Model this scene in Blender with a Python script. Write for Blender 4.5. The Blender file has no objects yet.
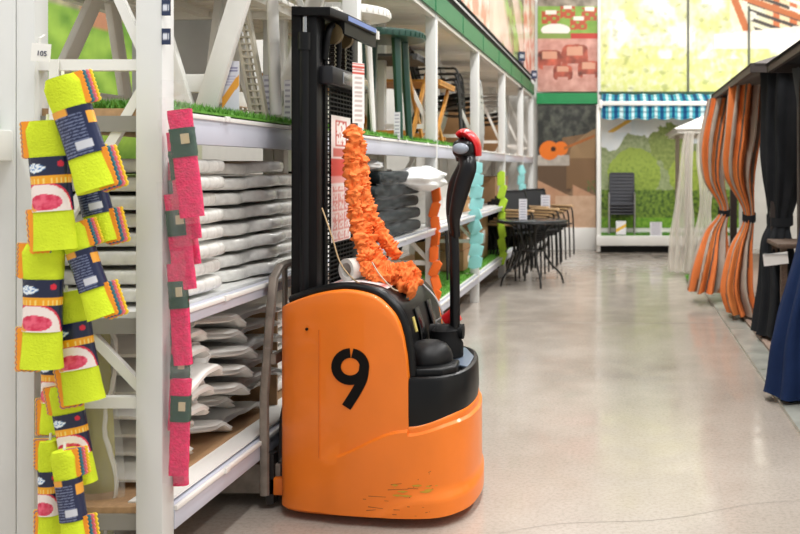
import bpy, bmesh, math, random
from mathutils import Vector as V, Matrix, noise
PI = math.pi
R = random.Random(7)
COL = bpy.context.scene.collection
CZ = 1.36
def W(px, py, Y):                                   # photograph pixel at depth Y -> world point
    return V(((px - 620) / 900 * Y, Y, CZ - (py - 168) / 900 * Y))
def lin(h):
    h = h.lstrip('#'); c = [int(h[i:i+2], 16) / 255 for i in (0, 2, 4)]
    return tuple(((x + .055) / 1.055) ** 2.4 if x > .04045 else x / 12.92 for x in c)
def mix(a, b, t): return tuple(x + (y - x) * t for x, y in zip(a, b))
def clamp(x, a=0., b=1.): return max(a, min(b, x))
def sst(a, b, x): t = clamp((x - a) / (b - a)); return t * t * (3 - 2 * t)
def nz(x, y, z=0.): return noise.noise(V((x, y, z)))
def fbm(x, y, z=0., o=4):
    s = 0; a = .5
    for i in range(o): s += a * noise.noise(V((x, y, z))); x *= 2.03; y *= 2.03; z += 3.1; a *= .5
    return s
# ---------------------------------------------------------------- materials
MATS = {}
def mat(name, col='#808080', rough=.5, metal=0., var=.06, vs=8., bump=0., bs=60., spec=.5, alpha=1., attr=False, trans=0., emit=0., coat=0., wear=None):
    if name in MATS: return MATS[name]
    m = bpy.data.materials.new(name); m.use_nodes = True; nt = m.node_tree; N = nt.nodes; L = nt.links
    b = N['Principled BSDF']; b.inputs['Roughness'].default_value = rough; b.inputs['Metallic'].default_value = metal
    b.inputs['Specular IOR Level'].default_value = spec; b.inputs['Coat Weight'].default_value = coat
    tc = N.new('ShaderNodeTexCoord')
    c = lin(col)
    nt_ = N.new('ShaderNodeTexNoise'); nt_.inputs['Scale'].default_value = vs; nt_.inputs['Detail'].default_value = 5
    L.new(tc.outputs['Object'], nt_.inputs['Vector'])
    mr = N.new('ShaderNodeMapRange'); mr.inputs[1].default_value = .3; mr.inputs[2].default_value = .7
    mr.inputs[3].default_value = 1 - var; mr.inputs[4].default_value = 1 + var
    L.new(nt_.outputs['Fac'], mr.inputs[0])
    mx = N.new('ShaderNodeMix'); mx.data_type = 'RGBA'; mx.blend_type = 'MULTIPLY'; mx.inputs[0].default_value = 1
    if attr:
        a = N.new('ShaderNodeAttribute'); a.attribute_name = 'Col'; L.new(a.outputs['Color'], mx.inputs[6])
    else: mx.inputs[6].default_value = (*c, 1)
    L.new(mr.outputs[0], mx.inputs[7])
    out = mx.outputs[2]
    if wear:                                        # (colour, scale, threshold) patches of scuffs
        w = N.new('ShaderNodeTexNoise'); w.inputs['Scale'].default_value = wear[1]; w.inputs['Detail'].default_value = 8; w.inputs['Roughness'].default_value = .7
        mp = N.new('ShaderNodeMapping'); mp.inputs['Scale'].default_value = wear[3] if len(wear) > 3 else (1, 1, 1)
        L.new(tc.outputs['Object'], mp.inputs['Vector']); L.new(mp.outputs[0], w.inputs['Vector'])
        r = N.new('ShaderNodeMapRange'); r.inputs[1].default_value = wear[2]; r.inputs[2].default_value = wear[2] + .05
        L.new(w.outputs['Fac'], r.inputs[0])
        m2 = N.new('ShaderNodeMix'); m2.data_type = 'RGBA'; L.new(r.outputs[0], m2.inputs[0]); L.new(out, m2.inputs[6]); m2.inputs[7].default_value = (*lin(wear[0]), 1)
        out = m2.outputs[2]
    L.new(out, b.inputs['Base Color'])
    if bump:
        n2 = N.new('ShaderNodeTexNoise'); n2.inputs['Scale'].default_value = bs; n2.inputs['Detail'].default_value = 4
        L.new(tc.outputs['Object'], n2.inputs['Vector'])
        bp = N.new('ShaderNodeBump'); bp.inputs['Strength'].default_value = bump; bp.inputs['Distance'].default_value = .01
        L.new(n2.outputs['Fac'], bp.inputs['Height']); L.new(bp.outputs[0], b.inputs['Normal'])
    if alpha < 1: b.inputs['Alpha'].default_value = alpha
    if trans: b.inputs['Transmission Weight'].default_value = trans; b.inputs['IOR'].default_value = 1.2
    if emit: b.inputs['Emission Color'].default_value = (1, 1, 1, 1); b.inputs['Emission Strength'].default_value = emit
    MATS[name] = m; return m
# ---------------------------------------------------------------- mesh builder
class MB:
    def __init__(s): s.bm = bmesh.new(); s.mi = 0; s.cl = s.bm.verts.layers.float_color.new('Col')
    def _f(s, vs):
        try: f = s.bm.faces.new(vs); f.material_index = s.mi; f.smooth = True; return f
        except ValueError: return None
    def box(s, c, d, rot=None, bev=0., seg=2):
        n0 = len(s.bm.verts)
        M = Matrix.Translation(V(c)) @ (rot.to_4x4() if rot else Matrix()) @ Matrix.Diagonal((*d, 1))
        g = bmesh.ops.create_cube(s.bm, size=1, matrix=M)
        vs = g['verts']; fs = {f for v in vs for f in v.link_faces}
        for f in fs: f.material_index = s.mi; f.smooth = True
        if bev:
            es = list({e for v in vs for e in v.link_edges})
            r = bmesh.ops.bevel(s.bm, geom=es, offset=bev, segments=seg, affect='EDGES', profile=.5, material=-1)
            for f in r['faces']: f.material_index = s.mi; f.smooth = True
        return s
    def bar(s, p0, p1, w, t, up=(0, 0, 1), bev=0.):  # box bar from p0 to p1, width w (across), thickness t
        p0 = V(p0); p1 = V(p1); z = (p1 - p0); l = z.length; z.normalize(); u = V(up)
        if abs(z.dot(u)) > .98: u = V((0, 1, 0)) if abs(z.y) < .9 else V((1, 0, 0))
        x = u.cross(z).normalized(); y = z.cross(x)
        return s.box((p0 + p1) / 2, (w, t, l), Matrix((x, y, z)).transposed(), bev)
    def ring(s, pts, col=None):
        r = [s.bm.verts.new(p) for p in pts]
        if col:
            for v in r: v[s.cl] = (*col, 1)
        return r
    def loft(s, rings, closed=True, caps=True):
        rs = [s.ring(r) for r in rings]; n = len(rs[0])
        for a, b in zip(rs, rs[1:]):
            for i in range(n if closed else n - 1): s._f((a[i], a[(i+1) % n], b[(i+1) % n], b[i]))
        if caps and closed: s._f(rs[0][::-1]); s._f(rs[-1])
        return rs
    def tube(s, pts, r, seg=10, ell=None, caps=True, closed=False, up=None):
        pts = [V(p) for p in pts]; n = len(pts); rr = r if isinstance(r, (list, tuple)) else [r] * n
        t = (pts[1] - pts[0]).normalized(); u = V(up) if up else (V((0, 0, 1)) if abs(t.z) < .9 else V((0, 1, 0)))
        x = (u - t * u.dot(t)).normalized(); rings = []
        for i in range(n):
            a = pts[i-1] if i or closed else pts[i]; b = pts[(i+1) % n] if i < n-1 or closed else pts[i]
            t = (b - a).normalized(); x = (x - t * x.dot(t)).normalized(); y = t.cross(x)
            ex, ey = ell or (1, 1)
            rings.append([pts[i] + (x * math.cos(q) * ex + y * math.sin(q) * ey) * rr[i] for q in (2*PI*k/seg for k in range(seg))])
        if closed: rings.append(rings[0])
        s.loft(rings, True, caps and not closed); return s
    def cyl(s, p0, p1, r, r1=None, seg=20): return s.tube([p0, p1], [r, r if r1 is None else r1], seg)
    def lathe(s, c, prof, seg=28, sx=1, sy=1):
        c = V(c); s.loft([[c + V((math.cos(q)*max(r, 1e-4)*sx, math.sin(q)*max(r, 1e-4)*sy, z)) for q in (2*PI*k/seg for k in range(seg))] for r, z in prof]); return s
    def prism(s, pts, axis, a, b, bev=0.):
        def m(p, t): return V({'x': (t, p[0], p[1]), 'y': (p[0], t, p[1]), 'z': (p[0], p[1], t)}[axis])
        A = [s.bm.verts.new(m(p, a)) for p in pts]; B = [s.bm.verts.new(m(p, b)) for p in pts]; n = len(pts)
        fs = [s._f(A[::-1]), s._f(B)] + [s._f((A[i], A[(i+1) % n], B[(i+1) % n], B[i])) for i in range(n)]
        bmesh.ops.recalc_face_normals(s.bm, faces=[f for f in fs if f])
        if bev:
            es = {e for f in fs[:2] for e in f.edges}
            r = bmesh.ops.bevel(s.bm, geom=list(es), offset=bev, segments=3, affect='EDGES', profile=.5, material=-1)
            for f in r['faces']: f.material_index = s.mi; f.smooth = True
        return s
    def grid(s, f, nu, nv, cf=None, closed=False):
        vs = []
        for j in range(nv + 1):
            row = []
            for i in range(nu if closed else nu + 1):
                v = s.bm.verts.new(f(i / nu, j / nv))
                if cf: v[s.cl] = (*cf(i / nu, j / nv), 1)
                row.append(v)
            vs.append(row)
        n = len(vs[0])
        for j in range(nv):
            for i in range(n if closed else n - 1): s._f((vs[j][i], vs[j][(i+1) % n], vs[j+1][(i+1) % n], vs[j+1][i]))
        return s
    def build(s, name, m, parent=None, ang=38, recalc=True):
        bm = s.bm
        if recalc: bmesh.ops.recalc_face_normals(bm, faces=bm.faces)
        for e in bm.edges:
            if len(e.link_faces) == 2 and e.calc_face_angle(0) > math.radians(ang): e.smooth = False
        me = bpy.data.meshes.new(name)
        o = bpy.data.objects.new(name, me); COL.objects.link(o)
        if parent: o.parent = parent; bm.transform(wm(parent).inverted())
        bm.to_mesh(me); bm.free()
        for x in (m if isinstance(m, (list, tuple)) else [m]): me.materials.append(x)
        return o
    def root(s, name, m, label, cat, group=None, base=None, **k):   # a thing that is one mesh, its origin at its base
        co = [v.co for v in s.bm.verts]
        lo = V([min(c[i] for c in co) for i in range(3)]); hi = V([max(c[i] for c in co) for i in range(3)])
        b = V(base) if base else V(((lo.x+hi.x)/2, (lo.y+hi.y)/2, lo.z))
        bmesh.ops.translate(s.bm, verts=s.bm.verts, vec=-b)
        o = s.build(name, m, **k); o.location = b; return tag(o, label, cat, group)
def wm(o):
    M = Matrix.LocRotScale(o.location, o.rotation_euler, o.scale)
    return wm(o.parent) @ M if o.parent else M
def tag(o, label, cat, group=None, kind=None):
    if label: o['label'] = label
    if cat: o['category'] = cat
    if group: o['group'] = group
    if kind: o['kind'] = kind
    return o
def thing(name, label, cat, loc=(0, 0, 0), rz=0., group=None):
    o = bpy.data.objects.new(name, None); COL.objects.link(o); o.location = loc; o.rotation_euler = (0, 0, rz); o.empty_display_size = .1
    return tag(o, label, cat, group)
def struct(o): o['kind'] = 'structure'; return o
def dup(o, label=None, loc=None, rot=None, group=None, sc=None, parent=None):
    c = o.copy(); COL.objects.link(c)
    if parent: c.parent = parent; 
    if label: c['label'] = label
    if group: c['group'] = group
    if loc is not None: c.location = loc
    if rot is not None: c.rotation_euler = rot
    if sc is not None: c.scale = (sc,)*3 if isinstance(sc, (int, float)) else sc
    for ch in [x for x in bpy.data.objects if x.parent == o]: dup(ch, parent=c)
    return c
def paint(mb, o, du, dv, nu, nv, cf):              # flat printed picture: o + u*du + v*dv
    o, du, dv = V(o), V(du), V(dv)
    return mb.grid(lambda u, v: o + du*u + dv*v, nu, nv, cf)
ORD = ['topmost', 'second down', 'third down', 'fourth down', 'fifth down', 'sixth down', 'seventh down', 'eighth down', 'ninth down', 'tenth down']
M_print = mat('printed_sheet', attr=True, rough=.45, var=.03)
M_printg = mat('printed_glossy', attr=True, rough=.25, var=.02)
M_cloth = mat('printed_cloth', attr=True, rough=.9, var=.06, bump=.25, bs=90, spec=.2)
M_white = mat('white_enamel', '#e9e8e4', .35, var=.03, vs=3, wear=('#c4c2bb', 14, .68))
M_grey_post = mat('pale_grey_enamel', '#d9dad8', .35, var=.03, vs=3)
M_plastic = mat('white_plastic', '#e6e5e0', .35, var=.05, vs=5)
M_beige = mat('beige_plastic', '#cdc6b4', .45, var=.05)
M_black = mat('black_steel', '#09090a', .45, spec=.22, var=.15, vs=20, wear=('#4a4846', 45, .69, (1, 1, .3)))
M_rubber = mat('black_rubber', '#0c0c0d', .55, spec=.2, var=.1)
M_chrome = mat('brushed_steel', '#b9bab9', .25, 1., var=.1)
M_wood = mat('golden_wood', '#bd8336', .5, var=.25, vs=12)
M_card = mat('brown_cardboard', '#a98560', .85, var=.1)
M_green_p = mat('dark_green_plastic', '#1f4438', .35, var=.1)
M_film = mat('clear_film', '#f4f6f7', .12, var=0, alpha=.06, bump=.8, bs=30)
M_dark = mat('charcoal_fabric', '#25272a', .9, spec=.15, var=.12, bump=.2)
M_steelrust = mat('worn_brown_steel', '#8a8177', .45, .3, var=.3, vs=14, wear=('#8d8880', 30, .6))
M_paper = mat('white_paper', '#eceae6', .7, var=.02)
# ================================================================ setting
FX = -1.43                                          # front plane of the rack on the left
mf = bpy.data.materials.new('polished_concrete'); mf.use_nodes = True
def floor_mat(m):
    nt = m.node_tree; N = nt.nodes; L = nt.links; b = N['Principled BSDF']
    tc = N.new('ShaderNodeTexCoord')
    n1 = N.new('ShaderNodeTexNoise'); n1.inputs['Scale'].default_value = .7; n1.inputs['Detail'].default_value = 7; n1.inputs['Roughness'].default_value = .62
    n2 = N.new('ShaderNodeTexNoise'); n2.inputs['Scale'].default_value = 60; n2.inputs['Detail'].default_value = 6; n2.inputs['Roughness'].default_value = .7
    n3 = N.new('ShaderNodeTexNoise'); n3.inputs['Scale'].default_value = 4; n3.inputs['Detail'].default_value = 8
    for n in (n1, n2, n3): L.new(tc.outputs['Object'], n.inputs['Vector'])
    cr = N.new('ShaderNodeValToRGB'); cr.color_ramp.elements[0].position = .3; cr.color_ramp.elements[0].color = (*lin('#9b9186'), 1)
    cr.color_ramp.elements[1].position = .72; cr.color_ramp.elements[1].color = (*lin('#b7afa5'), 1); L.new(n1.outputs['Fac'], cr.inputs[0])
    c2 = N.new('ShaderNodeValToRGB'); c2.color_ramp.elements[0].position = .3; c2.color_ramp.elements[0].color = (.75, .74, .73, 1)
    c2.color_ramp.elements[1].position = .55; c2.color_ramp.elements[1].color = (1.05, 1.05, 1.05, 1); L.new(n2.outputs['Fac'], c2.inputs[0])
    mx = N.new('ShaderNodeMix'); mx.data_type = 'RGBA'; mx.blend_type = 'MULTIPLY'; mx.inputs[0].default_value = .8
    L.new(cr.outputs[0], mx.inputs[6]); L.new(c2.outputs[0], mx.inputs[7]); L.new(mx.outputs[2], b.inputs['Base Color'])
    mr = N.new('ShaderNodeMapRange'); mr.inputs[1].default_value = .35; mr.inputs[2].default_value = .65; mr.inputs[3].default_value = .10; mr.inputs[4].default_value = .24
    L.new(n3.outputs['Fac'], mr.inputs[0]); L.new(mr.outputs[0], b.inputs['Roughness'])
    b.inputs['Specular IOR Level'].default_value = .6
floor_mat(mf)
f = MB(); f.box((0, 7, -.05), (16, 20, .1)); struct(f.build('floor', mf))
mj = mat('joint_filler', '#8d867d', .6)
f = MB()
f.box((-.1, 7.9, .0005), (2.2, .014, .001)); struct(f.build('trim_1', mj))
f = MB()
f.box((-.1, 12.4, .0005), (2.2, .014, .001)); struct(f.build('trim_2', mj))
# a hairline crack in the slab near the truck
f = MB(); pts = [V((-.45 + t*1.7, 3.35 + t*.45 + .03*math.sin(t*13), .0006)) for t in [k/30 for k in range(31)]]
f.loft([[p + V((0, -.0012, 0)), p + V((0, .0012, 0))] for p in pts], closed=False, caps=False); struct(f.build('trim_3', mat('crack_dark', '#7c756d', .8)))
m_wall = mat('wall_paint', '#dedcd6', .7, var=.03)
f = MB(); f.box((1, 15.15, 2.3), (12, .1, 4.8)); struct(f.build('wall_back', m_wall))
f = MB(); f.box((-4.6, 7, 2.3), (.1, 16.2, 4.8)); struct(f.build('wall_left', m_wall))
f = MB(); f.box((5.6, 7, 2.3), (.1, 16.2, 4.8)); struct(f.build('wall_right', m_wall))
# raised display floor on the right, its metal edge strip
m_deck = mat('display_deck', '#9c8779', .6, var=.12, vs=5)
f = MB(); f.box((2.95, 7.7, .02), (3.72, 12.4, .04)); struct(f.build('trim_4', m_deck))
f = MB(); f.box((1.0, 5.8, .012), (.17, 8.6, .024))
for k in range(9): f.box((1.0, 1.6 + k*.98, .0255), (.165, .012, .003))
struct(f.build('trim_5', [mat('scuffed_metal_strip', '#b3b5ac', .3, .35, var=.2, vs=6, wear=('#77826e', 9, .62))]))
# ---- printed boards on the back wall
YB = 15.08
def tree_blob(x, y, cx, cy, rx, ry): return ((x-cx)/rx)**2 + ((y-cy)/ry)**2
def c_upper(u, v):          # pale garden foliage; u right, v up (z 2.6-4.4)
    x = u * 4.6; y = v * 1.8
    n = fbm(x*3, y*3, 1); n2 = fbm(x*11, y*9, 4, 3)
    c = mix(lin('#e9e6d0'), lin('#d8d68e'), clamp(.35 + n*2.2))
    c = mix(c, lin('#bfc573'), clamp((n2*1.5 + .35) * (1.1 - v*.55)))
    if v < .42: c = mix(c, lin('#d9dc82'), clamp(.55 + n2*1.2)*.85)
    if v > .3: c = mix(c, lin('#fbf8ec'), sst(.02, .25, fbm(x*2.1+5, y*1.6, 9)) * .8)
    c = mix(c, lin('#7d8a43'), sst(.16, .34, fbm(x*6, y*8, 20, 3)) * .45)
    # orange lounge chair with striped cushion at upper right
    if x > 2.15 and y > .95:
        q = (x - 2.15) + (y - .95)*.4
        if q > .1: c = mix(c, lin('#e8dfd0'), .5)
        if .25 < q < .38 or (abs((y-1.45)+(x-2.7)*.35) < .05 and x > 2.2): c = lin('#b8652f')
        elif q > .45 and (math.sin((x*.35+y)*46) > .1): c = lin('#3c342e') if fbm(x*2, y*2, 2) > -.1 else lin('#efe8da')
        elif q > .75: c = lin('#c56b38') if math.sin(x*22) > .3 else lin('#eccfa5')
    if 1.9 < x < 3.4 and .72 < y < .95 + .1*(x-1.9): c = mix(c, lin('#f5efe4'), .8)
    return c
def c_red(u, v):            # picnic lawn with red wicker chairs / pink sofa group
    x = u; y = v*1.5
    n = fbm(x*6, y*6, 3)
    if v > .62:
        c = mix(lin('#6e9a35'), lin('#8fb552'), .5 + n)
        if v > .9: c = mix(lin('#67604f'), lin('#a79f8f'), .5 + n*1.5)
        for cx, cy, s in ((.22, 1.2, .15), (.5, 1.28, .12), (.86, 1.25, .13), (.68, 1.1, .14)):
            if abs(x-cx) < s and cy-.12 < y < cy+.08 and math.sin(x*40)*math.sin(y*50) > -.45: c = lin('#b3502f')
            if abs(x-cx) < s*.6 and cy+.03 < y < cy+.09: c = lin('#f0e6da')
        if tree_blob(x, y, .3, .98, .24, .1) < 1: c = lin('#efe9e2')
    elif v > .56: c = lin('#7f9a4a') if x < .55 else lin('#b9382c')
    else:
        c = mix(lin('#d8a79a'), lin('#b98376'), .5 + n*1.6)
        for cx, cy, rx, ry in ((.2, .5, .2, .16), (.62, .55, .22, .2), (.85, .35, .18, .14), (.42, .3, .16, .12)):
            d = ((x-cx)/rx)**4 + ((y-cy)/ry)**4 + n*.4
            if d < 1 and not (abs(x-cx) < rx*.55 and y < cy-ry*.55): c = mix(lin('#7d3f31'), lin('#c2604a'), .5 + n*2)
            if d < .5 and y > cy + ry*.1 and abs(x-cx) < rx*.6: c = lin('#cf9a80')
    return c
def c_guitar(u, v):         # wicker sofa with an orange guitar
    x = u; y = v*1.95; n = fbm(x*9, y*9, 5)
    if y > 1.15: c = mix(lin('#2b2d2a'), lin('#575a50'), clamp(.35 + n*2))
    else: c = mix(lin('#8a6f55'), lin('#5a4330'), clamp(.4 + n*1.8))
    ws = math.sin(x*120)*math.sin(y*120)*.5 + .5
    if x > .42 and .62 < y < 1.42 + (x-.42)*.15: c = mix(lin('#8c6b49'), lin('#4f3a28'), ws*.6)
    if x > .55 and 1.1 < y < 1.15 + .42*math.sqrt(clamp((x-.55)/.45)): c = mix(lin('#a98a63'), lin('#6f5439'), ws*.7)
    if x < .55 and .98 < y < 1.15: c = mix(lin('#c8beb2'), lin('#8f867c'), clamp(.4+n))
    if x < .5 and .5 < y < .98: c = mix(lin('#7a5f45'), lin('#46362a'), ws)
    if y < .75 - .45*x + .2*(x > .6): c = mix(lin('#c79c7c'), lin('#b48566'), clamp(.5+n))
    if y < .5 and x > .3: c = mix(lin('#d6b79b'), lin('#c29c7f'), clamp(.5+n))
    if tree_blob(x, y, .2, 1.22, .17, .15) < 1 or tree_blob(x, y, .4, 1.25, .12, .11) < 1: c = lin('#e8771f')
    if tree_blob(x, y, .27, 1.24, .045, .04) < 1: c = lin('#3b2010')
    if .45 < x < .98 and abs(y - (1.25 + (x-.45)*.38)) < .022: c = lin('#a9632c')
    if .85 < x and .55 < y < .75 and fbm(x*20, y*20, 8) > .05: c = lin('#5d6b3c')
    return c
def c_garden(u, v):         # sky, clipped round bushes, hedge, lawn
    x = u*2.3; y = v*1.9; n = fbm(x*7, y*7, 11); n2 = fbm(x*20, y*20, 3, 3)
    c = mix(lin('#f3f5f3'), lin('#dfe9f0'), clamp(.4 + fbm(x*1.6, y*1.6, 5)*2))
    if y < 1.38 + .22*fbm(x*3, 1, 7)*2 + .12*math.sin(x*2.2-.6): c = mix(lin('#a3ae84'), lin('#75874f'), clamp(.35 + n2*1.2))
    if tree_blob(x, y, 1.16, 1.35, .36, .36) < 1 + n: c = mix(lin('#97a659'), lin('#6d8238'), clamp(.4+n2*1.3))
    if tree_blob(x, y, .55, .88, .44, .42) < 1 + n*.3: c = mix(lin('#9cb24a'), lin('#4e6b22'), clamp(.12 + (.95-y)*.6 + n2*.9))
    if tree_blob(x, y, 1.55, .85, .42, .4) < 1 + n*.3: c = mix(lin('#a6ba4d'), lin('#587524'), clamp(.15 + (.9-y)*.6 + n2*.9))
    if y < .62 + .02*n: c = mix(lin('#7d9a38'), lin('#33501c'), clamp(.42 + n2*1.8))
    if y < .17: c = mix(lin('#86b23a'), lin('#5f9226'), clamp(.5+n2*2))
    if .12 < x < .5 and 1.55 < y < 1.78: c = lin('#e8edf2') if abs((y-1.66)-(x-.32)*.6) > .035 else lin('#e7b94b')
    return c
def board(name, x0, x1, z0, z1, y, nu, nv, cf, label, cat='poster', t=.03):
    b = MB(); b.box(((x0+x1)/2, y + t/2 + .002, (z0+z1)/2), (x1-x0, t, z1-z0)); b.mi = 1
    paint(b, (x0, y, z0), (x1-x0, 0, 0), (0, 0, z1-z0), nu, nv, cf)
    return b.root(name, [M_white, M_print], label, cat)
YP = 14.96
board('wall_mural', -.33, 4.27, 2.63, 4.43, YP, 300, 110, c_upper, 'pale yellow-green garden mural high on the back wall above the plaid awning', 'mural')
board('poster', -1.37, -.37, 2.63, 4.2, YP, 110, 140, c_red, 'tall poster of red garden chairs on a lawn above the green stripe')
board('poster', -1.37, -.40, .37, 2.42, YP, 120, 200, c_guitar, 'poster of an orange guitar lying on a wicker sofa behind the stacked chairs')
f = MB(); f.box((-.88, YP+.01, .185), (.98, .06, .37), bev=.004); struct(f.build('baseboard_back', M_white))
m_green = mat('green_signband', '#1d8a4f', .45, var=.04)
f = MB(); f.box((-.86, YP - .01, 2.515), (1.05, .05, .18)); struct(f.build('trim_6', m_green))
f = MB(); f.box((-.345, YP - .03, 2.3), (.05, .05, 4.5)); struct(f.build('trim_7', M_grey_post))
f = MB(); f.box((1.13, YP - .02, 3.5), (.03, .02, 1.8)); f.box((2.14, YP-.02, 3.3), (.03, .02, 1.5)); struct(f.build('trim_8', mat('dark_seam', '#4a4f45', .5)))
f = MB(); f.box((1.95, YP-.03, 2.6), (4.6, .06, .05)); struct(f.build('trim_9', mat('dark_green_rail', '#1f4a33', .5)))
# ---- awning
aw = thing('awning', 'blue and teal plaid awning with a white front bar on the back wall', 'awning', (1.0, 14.7, 2.1))
def c_plaid(x, y):
    c = lin('#3c9cb2')
    a = math.sin(x*34); b = math.sin(x*34*2.5+1)
    if a > .6: c = lin('#1c4c78')
    elif a < -.7: c = lin('#c9e3e6')
    elif b > .7: c = lin('#58b0c0')
    if math.sin(y*70) > .6: c = mix(c, lin('#0f3358'), .5)
    return c
b = MB(); b.grid(lambda u, v: V((-.3 + u*2.9, 14.4 + v*.5, 2.42 + v*.16 + .008*math.sin(u*60))), 260, 8, lambda u, v: c_plaid(u*2.9, v*.5)); b.build('awning_cloth', M_cloth, aw)
b = MB(); b.grid(lambda u, v: V((-.3 + u*2.9, 14.37 + .012*math.sin(u*75), 2.36 - v*(.2 + .03*abs(math.sin(u*2.9*11))))), 260, 14, lambda u, v: c_plaid(u*2.9, v*.24)); b.build('valance', M_cloth, aw)
b = MB(); b.box((1.15, 14.38, 2.39), (2.94, .07, .07), bev=.012); b.build('front_bar', M_white, aw)
for x in (-.31, 2.6): b = MB(); b.box((x, 14.4, 2.38), (.05, .14, .14), bev=.01); b.build('end_cap', M_white, aw)
for x in (-.2, 2.4): b = MB(); b.bar((x, 14.42, 2.37), (x, 14.93, 2.55), .03, .03); b.build('folding_arm', M_white, aw)
# ---- garden display bay under the awning
dp = thing('display_stand', 'white framed display bay with a printed garden backdrop under the plaid awning', 'display', (.75, 14.6, 0))
b = MB(); b.box((.83, YP-.05, 1.3), (2.3, .04, 2.05)); b.mi = 1
paint(b, (-.31, YP-.075, .37), (2.28, 0, 0), (0, 0, 1.93), 240, 200, c_garden); b.build('backdrop', [M_white, M_print], dp)
b = MB(); b.box((-.345, 14.42, 1.2), (.06, .06, 2.36), bev=.006); b.build('post', M_white, dp)
b = MB(); b.box((.8, 14.62, .2), (2.35, .55, .16), bev=.008); b.build('platform', M_white, dp)
b = MB(); b.box((.8, 14.72, .06), (2.25, .35, .12)); b.build('platform_gap', mat('gap_shade_black', '#121212', .7), dp)  # black block stands in for the shade in the gap under the platform
def grass(name, x0, x1, y0, y1, z, n, h, label, cat='artificial grass', seed=1, root=True, hang=0):
    r = random.Random(seed); g = MB()
    g.box(((x0+x1)/2, (y0+y1)/2, z+.004), (x1-x0, y1-y0, .008))
    for i in range(n):
        x = r.uniform(x0, x1); y = r.uniform(y0, y1); a = r.uniform(0, 6.28); w = .0035; l = r.uniform(-.6, .6)*h; m = r.uniform(-.6, .6)*h
        p = V((x, y, z+.006)); d = V((math.cos(a)*w, math.sin(a)*w, 0))
        vs = [g.bm.verts.new(p-d), g.bm.verts.new(p+d), g.bm.verts.new(p + V((l, m, h*r.uniform(.6, 1.2) )))]
        g._f(vs)
    o = g.root(name, mat('artificial_grass', '#5f9a35', .6, var=.3, vs=40), label, cat, recalc=False); o['kind'] = 'stuff'; return o
grass('artificial_grass', -.3, 1.9, 14.37, 14.85, .28, 5000, .03, 'strip of bright green artificial grass on the white display platform', seed=3)
# ================================================================ pallet stacker
m_or = mat('orange_paint', '#ee7a17', .42, var=.05, vs=5, coat=.25, bump=.03, bs=25, wear=('#c75c12', 22, .715, (1, 1, 2.2)))
m_hood = mat('black_hood_plastic', '#0a0b0c', .36, spec=.28, var=.12, vs=15, wear=('#45464a', 30, .7))
tr = thing('pallet_stacker', 'orange and black electric pallet stacker marked 9 parked against the rack', 'forklift', (-.95, 3.75, 0))
near = [(-1.352, 3.72), (-1.347, 3.62), (-1.325, 3.53), (-1.275, 3.485), (-1.19, 3.455), (-1.08, 3.432), (-.96, 3.412), (-.86, 3.402), (-.76, 3.398), (-.69, 3.41), (-.64, 3.45), (-.602, 3.52), (-.586, 3.62), (-.585, 3.72), (-.6, 3.84), (-.63, 3.95), (-.69, 4.04), (-.78, 4.1), (-.9, 4.13), (-1.2, 4.13), (-1.32, 4.12), (-1.352, 4.05), (-1.354, 3.88)]
def catmull(P, n, closed=True):
    out = []; N = len(P)
    for i in range(N if closed else N-1):
        p = [V(P[(i+k-1) % N] if closed else P[clamp_i(i+k-1, N)]) for k in range(4)]
        for j in range(n):
            t = j/n
            out.append(.5*((2*p[1]) + (p[2]-p[0])*t + (2*p[0]-5*p[1]+4*p[2]-p[3])*t*t + (3*p[1]-p[0]-3*p[2]+p[3])*t**3))
    if not closed: out.append(V(P[-1]))
    return out
def clamp_i(i, n): return max(0, min(n-1, i))
pl = [p for p in catmull(near, 8)]
loop = []
for a, b in zip(pl, pl[1:] + pl[:1]):                # split columns exactly where the side panel ends
    loop.append(a)
    for xs in (-.8,):
        if (a.x - xs) * (b.x - xs) < 0:
            for e in ((-.0012, .0012) if a.x < b.x else (.0012, -.0012)):
                t = (xs + e - a.x) / (b.x - a.x); loop.append(a.lerp(b, t))
curve = [(-1.36, .80), (-1.34, .812), (-1.29, .836), (-1.169, .877), (-1.048, .895), (-.944, .878), (-.888, .842), (-.839, .778), (-.812, .672), (-.8, .56)]
def interp(C, x):
    if x <= C[0][0]: return C[0][1]
    for (a, b), (c, d) in zip(C, C[1:]):
        if x <= c: return b + (d-b)*(x-a)/(c-a)
    return C[-1][1]
cs = [tuple(p) for p in catmull(curve, 6, False)]
def ztop(x): return interp(cs, x) if x < -.8 else .385 + .04*sst(-.8, -.6, x)
def wave(x): return .245 + .125*sst(-1.16, -.8, x) + .02*sst(-.8, -.6, x)
def low(x): return .045 + .075*sst(-.93, -.76, x)
n = len(loop); cols = []
for i, p in enumerate(loop):
    t = (loop[(i+1) % n] - loop[i-1]).normalized(); nr = V((t.y, -t.x))       # outward (loop runs counter-clockwise seen from above)
    zt = ztop(p.x); w = min(wave(p.x), zt - .03); l = low(p.x); am = sst(-1.17, -1.06, p.x)*.011; am2 = sst(-.95, -.85, p.x)*.008
    # the lower skirt stands proud of the side panel
    zs = []
    zs.append((.03, -.012)); zs.append((.042, am+am2))
    for k in range(1, 4): zs.append((.042 + (l-.004-.042)*k/3, am + am2))
    zs.append((l + .004, am))
    for k in range(1, 8): zs.append((l + .004 + (w - .006 - l - .004)*k/7, am))
    zs.append((w + .003, 0))
    for k in range(1, 12): zs.append((w + .003 + (zt - .012 - w - .003)*k/11, 0))
    zs += [(zt - .004, -.003), (zt, -.010), (zt + .001, -.022), (zt - .004, -.05)]
    bulge = .0
    cols.append([V((p.x + nr.x*o, p.y + nr.y*o, z)) for z, o in zs])
b = MB(); rows = list(zip(*cols)); rs = b.loft([list(r) for r in rows], True, False); b._f(rs[0][::-1])
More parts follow.
